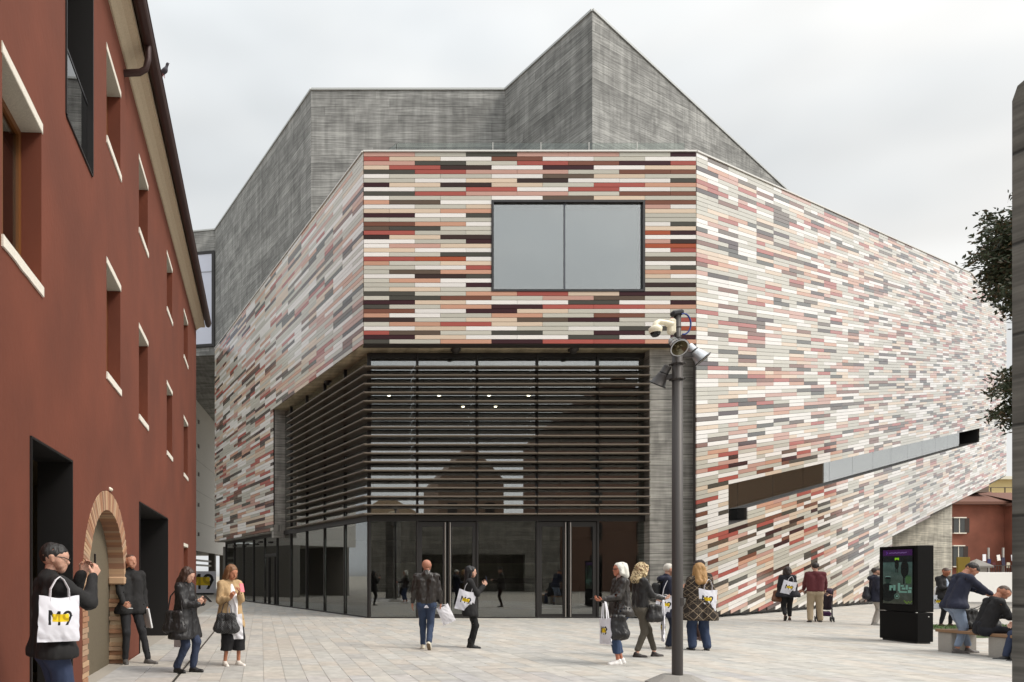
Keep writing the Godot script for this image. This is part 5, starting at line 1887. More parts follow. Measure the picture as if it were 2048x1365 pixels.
func surroundings() -> void:
	# concrete pillar at the right edge
	var st := begin()
	var bm := uv_mat(board_tex, 0.85, rgb8(122, 120, 115), board_bump, 0.8, Vector3(1.0 / 12.0, 1.0 / 8.4, 1))
	var px := Transform3D(Basis(Vector3(0.31, 0, 0.951), Vector3.UP, Vector3(-0.951, 0, 0.31)), Vector3(5.071, 0, -5.0))
	prism(st, px, PackedVector2Array([Vector2(0, 0), Vector2(2.5, 0), Vector2(2.5, 5.06), Vector2(0.12, 5.03), Vector2(0.03, 4.99), Vector2(0, 4.9)]), 0.5)
	tag(obj("concrete_pillar", st, bm, self), "tall dark board-marked concrete pillar at the right edge", "pillar")
	# pale block beyond the red house, with its garage opening
	var pt := thing("pale_building", "pale grey rendered building end seen between the red house and the museum", "building")
	var pale := mat(rgb8(214, 211, 204), 0.9, 0, grain_tex, 0.4)
	st = begin()
	var a := Vector3(-8.64, 0, -56.0)
	var b := Vector3(-7.95, 0, -69.0)
	var d := (b - a).normalized()
	var pxf := Transform3D(Basis(d, Vector3.UP, d.cross(Vector3.UP)), a)
	prism(st, pxf, rect_poly(-14, 3.4, 16, 15.62), 6.0)
	var pw := obj("wall", st, pale, pt)
	st = begin()
	for y in [5.8, 8.3, 10.8]:
		box(st, Transform3D(pxf.basis, pxf * Vector3(0, y, 0.0)), Vector3(28, 0.02, 0.03))
	for y in [4.8, 7.2, 9.7, 12.0, 14.0]:
		box(st, Transform3D(pxf.basis, pxf * Vector3(1.4, y, 0.04)), Vector3(0.3, 0.3, 0.12))
	obj("joint_line", st, mat(rgb8(150, 147, 142), 0.9), pw)
	st = begin()
	for q in [[-14.0, -8.0], [-3.5, -2.8], [9.0, 9.7], [15.0, 16.0]]:
		prism(st, pxf, rect_poly(q[0], 0, q[1], 3.4), 0.6)
	prism(st, Transform3D(pxf.basis, pxf * Vector3(0, 0, -5.0)), rect_poly(-14, 0, 16, 3.4), 0.3)
	obj("garage", st, mat(rgb8(120, 116, 110), 0.9), pt)
	st = begin()
	for y in [2.2, 2.6]:
		prism(st, Transform3D(pxf.basis, pxf * Vector3(0, 0, -0.3)), rect_poly(-8, y, 9, y + 0.16), 0.15)
	obj("louvre_bar", st, mat(rgb8(160, 156, 148), 0.7), pt)
	# white sign with the big black and yellow number
	var s := thing("sign_panel", "white freestanding sign box with a large black and yellow M9", "sign", "", place(-7.42, 0, -51.5, 4))
	st = begin()
	box(st, place(0, 0.93, -0.15), Vector3(2.06, 1.6, 0.3), 0.01)
	obj("panel_box", st, mat(rgb8(226, 225, 224), 0.6), s)
	st = begin()
	quad_uv(st, Vector3(-1.01, 0.15, 0.006), Vector3(-1.01, 1.71, 0.006), Vector3(1.01, 1.71, 0.006), Vector3(1.01, 0.15, 0.006), Vector2(0, 1), Vector2(0, 0), Vector2(1, 0), Vector2(1, 1))
	obj("printed_face", st, uv_mat(ImageTexture.create_from_image(logo_image(160, 124, Rect2(4, 14, 140, 88))), 0.6), s)
	st = begin()
	box(st, place(0, 0.065, -0.15), Vector3(1.7, 0.13, 0.25))
	obj("foot", st, mat(rgb8(50, 50, 50), 0.7), s)
	# houses far right
	var h := thing("house", "weathered brick red house with shutters and a balcony full of washing", "building", "", place(23.3, 0, 0))
	var red := mat(rgb8(140, 84, 66), 0.92, 0, mats.plaster_tex, 0.12)
	st = begin()
	box(st, place(50.5, 4.6, -82), Vector3(9.2, 9.2, 9))
	box(st, place(58.5, 4.5, -80.5), Vector3(8.2, 9.0, 9))
	obj("wall", st, red, h)
	st = begin()
	box(st, place(46.75, 4.4, -77.45), Vector3(1.7, 8.8, 0.1))
	obj("pale_strip", st, mat(rgb8(206, 172, 138), 0.9), h)
	var dk := mat(rgb8(58, 44, 38), 0.8)
	var cream := mat(rgb8(222, 214, 200), 0.8)
	for q in [[49.3, 6.9, 1.2, 1.6], [49.2, 3.5, 1.1, 2.2], [46.4, 6.8, 0.8, 1.7], [46.4, 3.2, 0.8, 1.7]]:
		st = begin()
		box(st, place(q[0], q[1], -77.42), Vector3(q[2], q[3], 0.16))
		var wn := obj("window", st, mat(rgb8(60, 62, 60), 0.15), h)
		st = begin()
		box(st, place(q[0], q[1] + q[3] * 0.5 + 0.06, -77.36), Vector3(q[2] + 0.2, 0.12, 0.3))
		box(st, place(q[0], q[1] - q[3] * 0.5 - 0.06, -77.36), Vector3(q[2] + 0.2, 0.12, 0.3))
		box(st, place(q[0], q[1], -77.33), Vector3(0.08, q[3], 0.04))
		obj("sill", st, cream, wn)
		if q[0] > 48:
			for e in [-1, 1]:
				st = begin()
				box(st, place(q[0] + e * (q[2] * 0.5 + 0.28), q[1], -77.4), Vector3(0.5, q[3], 0.1))
				obj("shutter", st, dk, wn)
	for q in [[57.9, 6.4], [57.9, 2.5]]:
		st = begin()
		box(st, place(q[0], q[1], -75.95), Vector3(1.2, 2.2, 0.16))
		obj("window", st, dk, h)
	st = begin()
	box(st, place(52.0, 1.35, -76.8), Vector3(7.0, 0.2, 1.4))
	obj("balcony_slab", st, mat(rgb8(100, 90, 84), 0.9), h)
	st = begin()
	for k in 24:
		box(st, place(48.7 + k * 0.29, 1.95, -76.2), Vector3(0.04, 1.0, 0.04))
	box(st, place(52.0, 2.45, -76.2), Vector3(7.0, 0.06, 0.06))
	obj("railing", st, mat(rgb8(62, 58, 56), 0.6), h)
	st = begin()
	for q in [[50.6, 1.9, 2.6], [52.2, 3.0, 1.0]]:
		box(st, place(q[0] + 1.0, 2.9, -76.4), Vector3(0.14, 3.0, 0.14))
	obj("balcony_post", st, mat(rgb8(170, 166, 160), 0.8), h)
	var r := RandomNumberGenerator.new()
	r.seed = 3
	var cl := [rgb8(232, 232, 236), rgb8(40, 44, 92), rgb8(90, 40, 44), rgb8(236, 232, 226), rgb8(52, 50, 70), rgb8(200, 190, 170)]
	for k in 8:
		st = begin()
		box(st, Transform3D(Basis(Vector3.BACK, r.randf_range(-0.15, 0.15)), Vector3(51.0 + k * 0.52, 3.3 - (k % 3) * 0.4, -76.25)), Vector3(0.36, r.randf_range(0.4, 0.9), 0.04))
		obj("washing", st, mat(cl[k % 6], 0.9), h)
	st = begin()
	box(st, place(50.6, 9.35, -82), Vector3(10.4, 0.3, 10.4))
	box(st, place(58.6, 9.15, -80.5), Vector3(9.2, 0.3, 10.2))
	quad(st, Vector3(45.4, 9.5, -76.8), Vector3(45.4, 11.6, -82), Vector3(55.8, 11.6, -82), Vector3(55.8, 9.5, -76.8))
	quad(st, Vector3(54, 9.32, -75.4), Vector3(54, 10.9, -80.5), Vector3(63.2, 10.9, -80.5), Vector3(63.2, 9.32, -75.4))
	obj("roof", st, mat(rgb8(112, 76, 62), 0.9, 0, grain_tex, 0.7), h)
	st = begin()
	box(st, place(52.6, 11.6, -79.5), Vector3(2.2, 1.8, 2.0))
	obj("dormer", st, mat(rgb8(110, 96, 86), 0.9), h)
	var y := thing("yellow_building", "pale yellow block with a flat cornice behind the red house", "building", "", place(31.1, 0, 0))
	st = begin()
	box(st, place(70, 6, -104), Vector3(14, 18, 8))
	obj("wall", st, mat(rgb8(206, 186, 136), 0.9), y)
	st = begin()
	for yy in [12.0, 15.2]:
		box(st, place(70, yy, -99.7), Vector3(14.6, 1.4 if yy < 14 else 0.4, 1.2))
	obj("balcony_band", st, mat(rgb8(214, 208, 190), 0.9), y)
	st = begin()
	for k in 6:
		box(st, place(64.5 + k * 2.0, 13.2, -99.2), Vector3(0.1, 1.2, 0.1))
	box(st, place(70, 13.8, -99.2), Vector3(14, 0.08, 0.08))
	obj("railing", st, mat(rgb8(70, 60, 54), 0.7), y)
	var w := thing("white_hoarding", "white panelled hoarding standing in front of the red house", "hoarding", "", place(9.16, 0, 0))
	for k in 4:
		st = begin()
		box(st, place(20.4 + k * 1.42, 0.95, -30.6 - k * 0.05), Vector3(1.4, 1.3, 0.06), 0.01)
		obj("hoarding_panel", st, mat(rgb8(222, 220, 216), 0.7), w)
	st = begin()
	for k in 5:
		box(st, place(19.7 + k * 1.42, 0.8, -30.7), Vector3(0.06, 1.6, 0.06))
	obj("hoarding_post", st, mat(rgb8(150, 150, 150), 0.5), w)
	var g := thing("gate_pier", "white gate pier with a pyramid cap", "gate pier", "", place(39.02, 0, -40.5))
	st = begin()
	box(st, place(0, 0.95, 0), Vector3(0.62, 1.9, 0.62), 0.01)
	obj("shaft", st, mat(rgb8(206, 200, 192), 0.9), g)
	st = begin()
	lathe(st, Transform3D(Basis(Vector3.UP, PI / 4), Vector3(0, 1.9, 0)), [Vector2(0.0, 0), Vector2(0.72, 0.0), Vector2(0.72, 0.1), Vector2(0.0, 0.5)], 4, false)
	obj("cap", st, mat(rgb8(200, 194, 186), 0.9), g)
	st = begin()
	box(st, place(38.06, 1.25, -40.3), Vector3(0.7, 2.5, 0.12), 0.01)
	tag(obj("yellow_board", st, mat(rgb8(176, 150, 70), 0.7), self), "narrow ochre board beside the white gate pier", "board")
	var e := thing("brown_house", "brown rendered house to the right of the plaza, seen in the slit window", "building")
	st = begin()
	box(st, place(45, 4.6, -32.5), Vector3(9, 9.2, 12))
	obj("wall", st, mat(rgb8(124, 104, 86), 0.9, 0, grain_tex, 0.4), e)
	st = begin()
	quad(st, Vector3(40.2, 9.2, -26.2), Vector3(45, 11.0, -26.2), Vector3(45, 11.0, -38.8), Vector3(40.2, 9.2, -38.8))
	quad(st, Vector3(49.8, 9.2, -38.8), Vector3(45, 11.0, -38.8), Vector3(45, 11.0, -26.2), Vector3(49.8, 9.2, -26.2))
	obj("roof", st, mat(rgb8(110, 70, 56), 0.9), e)
	# what stands behind the camera and shows in the glass
	var o := thing("opposite_building", "board-marked concrete building across the plaza, seen in the glass", "building")
	st = begin()
	var ox := Transform3D(Basis(Vector3(-1, 0, 0), Vector3.UP, Vector3(0, 0, -1)), Vector3(0, 0, 12))
	for q in [[-10.2, 0.0, 3.0, 6.3], [-22.0, 0.0, -19.0, 6.3], [-19.0, 3.2, -10.2, 6.3]]:
		prism(st, ox, rect_poly(q[0], q[1], q[2], q[3]), 0.4)
	prism(st, Transform3D(ox.basis, Vector3(0, 0, 15)), rect_poly(-22, 0, 3, 6.3), 0.3)
	prism(st, Transform3D(Basis(Vector3.RIGHT, Vector3.BACK, Vector3.DOWN), Vector3(0, 6.0, 0)), rect_poly(-3, 12.1, 22, 15.2), 0.2)
	obj("wall", st, uv_mat(board_tex, 0.85, rgb8(170, 166, 158), board_bump, 0.6, Vector3(1.0 / 12.0, 1.0 / 4.8, 1)), o)
	for q in [[18.0, 27.0, 7.0, 15.5, rgb8(140, 118, 102)], [8.5, 22.0, 8.0, 9.4, rgb8(196, 170, 140)], [27.5, 13.0, 11.0, 19.0, rgb8(124, 96, 82)]]:
		var hh := thing("gabled_house", ["gabled brick house behind the concrete block, middle one", "low cream gabled house behind the concrete block", "tall dark red gabled house behind the concrete block"][0 if q[0] == 18.0 else (1 if q[0] < 10.0 else 2)], "building", "", place(q[0], 0, q[1]))
		st = begin()
		prism(st, Transform3D(Basis(Vector3(-1, 0, 0), Vector3.UP, Vector3(0, 0, -1)), Vector3.ZERO), PackedVector2Array([Vector2(-q[2] * 0.5, 0), Vector2(q[2] * 0.5, 0), Vector2(q[2] * 0.5, q[3] * 0.75), Vector2(0, q[3]), Vector2(-q[2] * 0.5, q[3] * 0.75)]), 9.0)
		obj("wall", st, mat(q[4], 0.9, 0, grain_tex, 0.5), hh)
		st = begin()
		for sd in [-1.0, 1.0]:
			for yy in [2.4, 5.2, 8.4, 11.4]:
				if yy > q[3] * 0.75 - 1.0:
					continue
				box(st, place(sd * 2.0, yy, -0.02), Vector3(1.0, 1.5, 0.12))
		obj("window", st, mat(rgb8(50, 46, 44), 0.3), hh)


# ---------------------------------------------------------------- people and what they carry
func at_px(x: float, z: float) -> Vector3:
	return Vector3((x - 605.0) / 1400.0 * z, 0, -z)


func diamond_mat() -> StandardMaterial3D:
	var im := Image.create(64, 64, false, Image.FORMAT_RGB8)
	for y in 64:
		for x in 64:
			var a := absi((x + y) % 64 - 32)
			var b := absi((x - y + 64) % 64 - 32)
			var v := 0.16 if ((x / 2 + y / 2) % 2 == 0) else 0.12
			var c := Color(v * 1.15, v * 0.95, v * 0.8)
			if a < 3 or b < 3:
				c = Color(0.62, 0.55, 0.46)
			im.set_pixel(x, y, c)
	var m := StandardMaterial3D.new()
	m.albedo_texture = ImageTexture.create_from_image(im)
	m.roughness = 0.95
	m.uv1_triplanar = true
	m.uv1_scale = Vector3.ONE * 5.5
	return m


func weave_mat() -> StandardMaterial3D:
	var im := Image.create(32, 32, false, Image.FORMAT_RGB8)
	for y in 32:
		for x in 32:
			var a := absi((x + y) % 16 - 8)
			var b := absi((x - y + 64) % 16 - 8)
			im.set_pixel(x, y, Color(0.33, 0.33, 0.34) if (a < 2 or b < 2) else Color(0.06, 0.06, 0.065))
	var m := StandardMaterial3D.new()
	m.albedo_texture = ImageTexture.create_from_image(im)
	m.roughness = 0.6
	m.uv1_triplanar = true
	m.uv1_scale = Vector3.ONE * 13.0
	return m


func people() -> void:
	var black := rgb8(34, 33, 34)
	var leather := rgb8(46, 41, 38)
	var denim := rgb8(52, 66, 92)
	var pale := Color(0.77, 0.60, 0.52)
	var brown_hair := rgb8(84, 56, 38)
	var phone_hands := {"lh": [Vector3(-0.2, 0.8, 0.5), Vector3(-0.7, 0, -0.3), 0.75], "rh": [Vector3(0.2, 0.8, 0.5), Vector3(0.7, 0, -0.3), 0.75]}
	var base := func(d: Dictionary) -> Dictionary:
		for k in phone_hands:
			if not d.has(k):
				d[k] = phone_hands[k]
		return d
	var p: Node3D
	# 1 man photographing, near left
	skew = 13.7
	p = person("near man in a black jacket holding a phone up to photograph", at_px(104, 5.7), 143, base.call({"h": 1.76, "hcell": 0.005, "fat": 0.004, "skin": pale, "hair": ["short", rgb8(30, 27, 26)], "head": [4, -36, 0], "coat": {"c": rgb8(28, 27, 28), "hem": 0.84, "fat": 0.012, "wob": 0.03}, "legs": {"c": rgb8(48, 60, 88), "wide": 0.012},
		"la": Vector3(0.13, 1.52, 0.30), "ra": Vector3(-0.05, 1.49, 0.32), "elbow": Vector3(0, -1, 0.1)}))
	var gl := begin()
	tube(gl, [Vector3(-0.088, 1.655, 0.02), Vector3(-0.07, 1.645, 0.11), Vector3(-0.035, 1.63, 0.135), Vector3(0.035, 1.63, 0.135), Vector3(0.07, 1.645, 0.11), Vector3(0.088, 1.655, 0.02)], 0.004, 6)
	obj("glasses", gl, mat(rgb8(22, 20, 20), 0.3), p).rotation_degrees.y = -36
	phone("black phone raised by the man photographing on the left", of(p, Vector3(0.03, 1.61, 0.37)), 125, 0, rgb8(24, 24, 26))
	tote("white M9 tote on the near left man's right shoulder", of(p, Vector3(-0.275, 1.485, -0.04)), 50, -1, 0.15, 0.045, 0.32, 0.35)
	# 2 man leaning at the arch
	skew = 14.7
	p = person("man in black leaning against the brick arch, one leg crossed", at_px(250, 11.9) + Vector3(0.1, 0, 0), 42, {"h": 1.86, "skin": Color(0.70, 0.50, 0.41), "hair": ["crop", rgb8(90, 60, 48)], "head": [0, 24, 0], "lean": -5, "coat": {"c": rgb8(30, 29, 30), "hem": 0.8, "fat": 0.005}, "shirt": {"c": rgb8(26, 26, 28), "hem": 0.9}, "legs": {"c": rgb8(34, 34, 37)}, "hip": Vector3(0.0, 0.92, -0.04), "rf": Vector3(-0.12, 0.085, 0.12), "lf": Vector3(0.2, 0.085, 0.26), "fl": Vector3(0.7, 0, 0.8), "fr": Vector3(-0.1, 0, 1),
		"ra": Vector3(-0.16, 0.93, 0.24), "la": Vector3(0.26, 0.9, -0.08), "rh": [Vector3(0.35, -0.25, 0.8), Vector3(0.6, -0.3, -0.2), 0.9], "shoes": rgb8(84, 80, 78), "elbow": Vector3(-0.2, 0, -1)})
	phone("pale phone in the hand of the man leaning at the arch", of(p, Vector3(-0.1, 0.90, 0.33)), 42, 90, rgb8(206, 206, 204))
	var fo := begin()
	box(fo, Transform3D(Basis(Vector3.UP, 0.6) * Basis(Vector3.BACK, 0.2), of(p, Vector3(0.26, 0.72, 0.02))), Vector3(0.03, 0.34, 0.26), 0.006)
	tag(obj("white_folder", fo, mat(rgb8(226, 226, 228), 0.8), self), "white folded papers behind the man leaning at the arch", "papers")
	# 3 woman in a black quilted coat
	skew = 15.5
	p = person("woman in a long black quilted coat looking at her phone near the red house", at_px(370, 10.7), 82, base.call({"h": 1.62, "fem": true, "skin": pale, "hair": ["long", rgb8(66, 44, 34), 0.2, 0.012, 0.012, 2.5], "head": [22, 0, 0], "coat": {"c": rgb8(33, 32, 34), "hem": 0.58, "fat": 0.03, "flare": 0.045, "rough": 0.5, "wob": 0.03, "freq": 2.2}, "legs": {"c": rgb8(48, 58, 82), "wide": 0.012}, "la": Vector3(0.08, 1.17, 0.3), "ra": Vector3(-0.06, 1.15, 0.3), "elbow": Vector3(0, -1, -0.5), "rf": Vector3(-0.09, 0.1, -0.1), "lf": Vector3(0.08, 0.1, 0.1), "shoes": rgb8(22, 20, 20)}))
	phone("dark phone held by the woman in the quilted coat", of(p, Vector3(0.01, 1.24, 0.42)), 82, -50, rgb8(40, 40, 44))
	bag("slouchy black shoulder bag on the woman in the quilted coat", "handbag", of(p, Vector3(-0.25, 1.03, -0.04)), 82 - 90 + 4, 0.38, 0.32, 0.14, rgb8(36, 34, 35), 0.45, [of(p, Vector3(-0.24, 1.0, 0.1)), of(p, Vector3(-0.2, 1.3, 0.05)), of(p, Vector3(-0.15, 1.46, -0.01)), of(p, Vector3(-0.22, 1.28, -0.14)), of(p, Vector3(-0.25, 1.0, -0.18))], 0.018)
	fo = begin()
	box(fo, Transform3D(Basis(Vector3.UP, deg_to_rad(-4)), of(p, Vector3(0.1, 0.58, -0.16))), Vector3(0.2, 0.3, 0.03), 0.006)
	tag(obj("pale_bag", fo, mat(rgb8(205, 196, 200), 0.85), self), "pale bag showing below the back of the quilted coat", "bag")
	# 4 woman in a trench coat
	skew = 16.0
	p = person("woman in a beige trench coat with a woven bag, reading a pink phone", at_px(460, 11.55), 48, base.call({"h": 1.66, "fem": true, "skin": Color(0.70, 0.47, 0.36), "hair": ["bob", rgb8(126, 88, 58), 0.12, 0.012, 0.01, 2.5], "head": [16, 12, 0], "coat": {"c": rgb8(190, 160, 120), "hem": 0.66, "fat": 0.015, "flare": 0.02, "open": 0.055, "under": rgb8(232, 230, 232), "slv": 0.86, "wob": 0.03}, "legs": {"c": rgb8(30, 29, 32), "wide": 0.055, "short": 0.36, "hem": 0.28},
		"la": Vector3(0.02, 1.27, 0.3), "ra": Vector3(-0.12, 1.2, 0.26), "elbow": Vector3(0, -1, -0.2), "shoes": rgb8(226, 220, 212), "soles": rgb8(215, 210, 204), "rf": Vector3(-0.1, 0.085, 0.0), "lf": Vector3(0.12, 0.085, 0.08)}))
	phone("pink phone in the hand of the woman in the trench coat", of(p, Vector3(0.04, 1.37, 0.37)), 228, 20, rgb8(214, 90, 106))
	bag("black woven tote on the arm of the woman in the trench coat", "handbag", of(p, Vector3(-0.17, 0.92, 0.2)), 6, 0.42, 0.30, 0.15, rgb8(50, 49, 50), 0.55, [of(p, Vector3(-0.25, 0.9, 0.15)), of(p, Vector3(-0.19, 1.08, 0.13)), of(p, Vector3(-0.15, 1.13, 0.16)), of(p, Vector3(-0.09, 1.06, 0.2)), of(p, Vector3(-0.07, 0.9, 0.22))], 0.012, weave_mat())
	tote("plain side of a white cloth bag behind the woven tote", of(p, Vector3(-0.05, 1.2, 0.17)), 18, 2, 0.28, 0.03, 0.32, 0.40).get_child(0).material_override = mats.cloth
	# 5 bald man in leather
	skew = 17.0
	p = person("bald man in a black leather jacket walking towards the doors", at_px(853, 14.0), 184, {"h": 1.80, "skin": Color(0.67, 0.46, 0.37), "hair": ["bald"], "head": [6, -6, 0], "coat": {"c": leather, "hem": 0.90, "rough": 0.36, "fat": 0.008, "wob": 0.035, "freq": 2.2}, "shirt": {"c": rgb8(226, 226, 236), "hem": 0.82}, "legs": {"c": denim, "wide": 0.006}, "lf": Vector3(0.07, 0.09, 0.06), "rf": Vector3(-0.06, 0.16, -0.22), "fr": Vector3(-0.1, -0.75, 0.66), "fl": Vector3(0.1, 0, 1), "ra": Vector3(-0.27, 0.86, 0.04), "la": Vector3(0.28, 0.88, 0.1), "shoes": rgb8(206, 200, 184), "soles": rgb8(120, 104, 84), "rh": [Vector3(-0.05, -1, 0.1), Vector3(1, 0, 0.2), 1.2]})
	var col := begin()
	lathe(col, Transform3D(Basis(Vector3.RIGHT, 0.1), Vector3(0, 1.49, -0.012)), [Vector2(0.066, 0.0), Vector2(0.062, 0.045), Vector2(0.06, 0.0)], 20)
	obj("shirt_collar", col, mat(rgb8(236, 236, 240), 0.8), p)
	var tt := tote("white cloth bag folded in the right hand of the bald man", of(p, Vector3(-0.29, 0.87, 0.03)), 8, 24, 0.02, 0.03, 0.26, 0.36)
	tt.get_child(0).material_override = mats.cloth
	# 6 black-haired woman
	skew = 16.9
	p = person("woman with long black hair in a black coat photographing at the doors", at_px(940, 14.25), 96, base.call({"h": 1.67, "fem": true, "skin": pale, "hair": ["long", rgb8(22, 20, 22), 0.3, 0.006, 0.008, 2.0], "head": [2, -8, 0], "coat": {"c": rgb8(25, 24, 26), "hem": 0.70, "fat": 0.015, "flare": 0.02}, "legs": {"c": rgb8(22, 22, 24)}, "la": Vector3(0.06, 1.36, 0.28), "ra": Vector3(-0.06, 1.34, 0.28), "elbow": Vector3(0, -1, -0.1), "boot": true, "shoes": rgb8(26, 25, 25), "lf": Vector3(0.06, 0.085, 0.0), "rf": Vector3(-0.06, 0.085, 0.04)}))
	phone("dark blue phone raised by the black-haired woman", of(p, Vector3(0.01, 1.48, 0.34)), 96, -8, rgb8(38, 44, 72))
	tote("white M9 tote on the shoulder of the black-haired woman by the doors", of(p, Vector3(-0.20, 1.46, 0.0)), 4, -13, 0.22, 0.035, 0.36, 0.40)
	# 7 white-haired woman
	skew = 15.6
	p = person("white-haired woman in a dark leather jacket and cropped jeans facing left", at_px(1240, 11.7), -78, {"h": 1.70, "fem": true, "fat": 0.015, "skin": Color(0.72, 0.46, 0.36), "hair": ["bob", rgb8(228, 226, 216), 0.085, 0.016, 0.008, 2.0], "head": [-6, 6, 0], "coat": {"c": leather, "hem": 0.84, "rough": 0.4, "fat": 0.015, "wob": 0.035, "freq": 2.0}, "shirt": {"c": rgb8(196, 160, 152), "hem": 0.80}, "legs": {"c": rgb8(58, 76, 108), "wide": 0.016, "short": 0.28, "hem": 0.2}, "lf": Vector3(0.08, 0.085, 0.06), "rf": Vector3(-0.08, 0.085, -0.06), "shoes": rgb8(232, 230, 228), "soles": rgb8(225, 222, 218),
		"la": Vector3(0.18, 1.12, 0.36), "ra": Vector3(-0.2, 0.95, 0.0), "elbow": Vector3(0, -1, -0.3), "lh": [Vector3(0, 0.1, 1), Vector3(-0.3, 0.9, 0), 0.7]})
	gl = begin()
	tube(gl, [Vector3(-0.085, 1.655, 0.01), Vector3(-0.06, 1.65, 0.1), Vector3(0.0, 1.65, 0.12), Vector3(0.06, 1.65, 0.1), Vector3(0.085, 1.655, 0.01)], 0.007, 6)
	obj("sunglasses", gl, mat(rgb8(20, 18, 20), 0.3), p)
	phone("dark phone lying in the left hand of the white-haired woman", of(p, Vector3(0.13, 1.16, 0.46)), -78, -75, rgb8(40, 30, 30))
	tote("white tote seen edge-on hanging from the white-haired woman's wrist", of(p, Vector3(0.2, 1.12, 0.33)), -68, 3, 0.30, 0.03, 0.34, 0.42)
	bag("large black leather bag at the hip of the white-haired woman", "handbag", of(p, Vector3(0.26, 0.86, 0.12)), -2, 0.32, 0.38, 0.17, rgb8(30, 28, 28), 0.4, [of(p, Vector3(0.27, 0.8, 0.22)), of(p, Vector3(0.2, 1.3, 0.06)), of(p, Vector3(0.15, 1.46, -0.01)), of(p, Vector3(0.24, 1.2, -0.03)), of(p, Vector3(0.28, 0.8, 0.0))])
	# 8 curly blonde woman
	skew = 15.4
	p = person("woman with curly blonde hair in a black jacket and grey trousers", at_px(1281, 12.7), 104, {"h": 1.71, "fem": true, "skin": pale, "hair": ["long", rgb8(222, 200, 158), 0.2, 0.028, 0.035, 5.0], "head": [14, 10, 0], "coat": {"c": rgb8(34, 33, 34), "hem": 0.88, "rough": 0.42, "wob": 0.03, "freq": 2.0}, "legs": {"c": rgb8(92, 86, 76), "short": 0.12, "hem": 0.13}, "lf": Vector3(0.05, 0.085, 0.28), "rf": Vector3(-0.07, 0.085, -0.1), "shoes": rgb8(44, 36, 34), "ra": Vector3(-0.14, 1.1, 0.36), "la": Vector3(0.12, 1.1, 0.34), "elbow": Vector3(0, -1, -0.3), "rh": [Vector3(0.1, 0.15, 1), Vector3(0.3, 0.9, 0), 0.7]})
	phone("phone with a pale case in the hand of the curly blonde woman", of(p, Vector3(-0.1, 1.16, 0.47)), 104, -75, rgb8(210, 206, 204))
	tote("white tote seen edge-on below the curly blonde woman's hand", of(p, Vector3(-0.16, 1.1, 0.34)), 82, 2, 0.30, 0.028, 0.32, 0.46)
	bag("small black bag on the hip of the curly blonde woman", "handbag", of(p, Vector3(-0.22, 0.98, 0.16)), 10, 0.28, 0.28, 0.12, rgb8(34, 32, 33), 0.45, [])
	# 9 navy coat with backpack
	skew = 15.0
	p = person("grey-haired visitor in a navy coat with a black backpack beside the mast", at_px(1336, 14.15), 88, {"h": 1.72, "skin": pale, "hair": ["short", rgb8(206, 202, 192)], "head": [8, 4, 0], "coat": {"c": rgb8(30, 34, 54), "hem": 0.66, "fat": 0.02, "hood": true}, "legs": {"c": rgb8(34, 42, 62), "wide": 0.02}, "shoes": rgb8(150, 142, 132), "soles": rgb8(220, 216, 208), "la": Vector3(0.12, 1.15, 0.3), "ra": Vector3(-0.16, 1.1, 0.28), "elbow": Vector3(0, -1, -0.3), "lf": Vector3(0.1, 0.085, 0.1), "rf": Vector3(-0.1, 0.085, 0.0)})
	var bp := thing("backpack", "small black backpack on the visitor in the navy coat", "backpack", "", Transform3D(p.transform.basis.orthonormalized(), of(p, Vector3(-0.02, 1.18, -0.24))))
	blob_part("pack_body", bp, mat(rgb8(28, 27, 28), 0.7, 0, grain_tex, 5.0), [[Vector3(-0.09, -0.13, 0), Vector3(-0.07, 0.12, 0.01), 0.08, 0.065], [Vector3(0.09, -0.13, 0), Vector3(0.07, 0.12, 0.01), 0.08, 0.065], [Vector3(0, -0.12, -0.06), Vector3(0, 0.0, -0.06), 0.07, 0.06]], 0.014, 0.06, [], 0.01)
	for s in [-1.0, 1.0]:
		var z := begin()
		tube(z, [Vector3(s * 0.09, -0.12, 0.08), Vector3(s * 0.13, 0.15, 0.2), Vector3(s * 0.13, 0.26, 0.22), Vector3(s * 0.1, 0.18, 0.06)], 0.02, 6, 0.4)
		obj("strap", z, mat(rgb8(30, 29, 30), 0.8), bp)
	tote("white M9 tote below the black backpack, partly hidden", of(p, Vector3(-0.235, 1.45, -0.02)), 2, -8, 0.34, 0.03, 0.36, 0.38)
	# 10 woman in a patterned cardigan
	skew = 14.6
	p = person("woman with long fair hair in a brown diamond-patterned cardigan, seen from behind", at_px(1399, 13.8), 186, {"h": 1.72, "fem": true, "fat": 0.015, "skin": pale, "hair": ["long", rgb8(176, 136, 86), 0.27, 0.02, 0.012, 2.0], "head": [8, 4, 0], "coat": {"m": diamond_mat(), "hem": 0.62, "fat": 0.025, "flare": 0.045, "wob": 0.03}, "legs": {"c": rgb8(50, 64, 92), "wide": 0.03}, "lf": Vector3(0.13, 0.085, 0.0), "rf": Vector3(-0.14, 0.085, -0.02), "shoes": rgb8(24, 23, 24), "la": Vector3(0.14, 1.14, 0.26), "ra": Vector3(-0.18, 1.14, 0.26), "elbow": Vector3(0, -1, -0.1)})
	tote("white M9 tote on the back of the woman in the patterned cardigan", of(p, Vector3(-0.13, 1.44, -0.13)), 6, -6, 0.2, 0.04, 0.36, 0.40)
	# 11 man with a cap behind her
	skew = 14.5
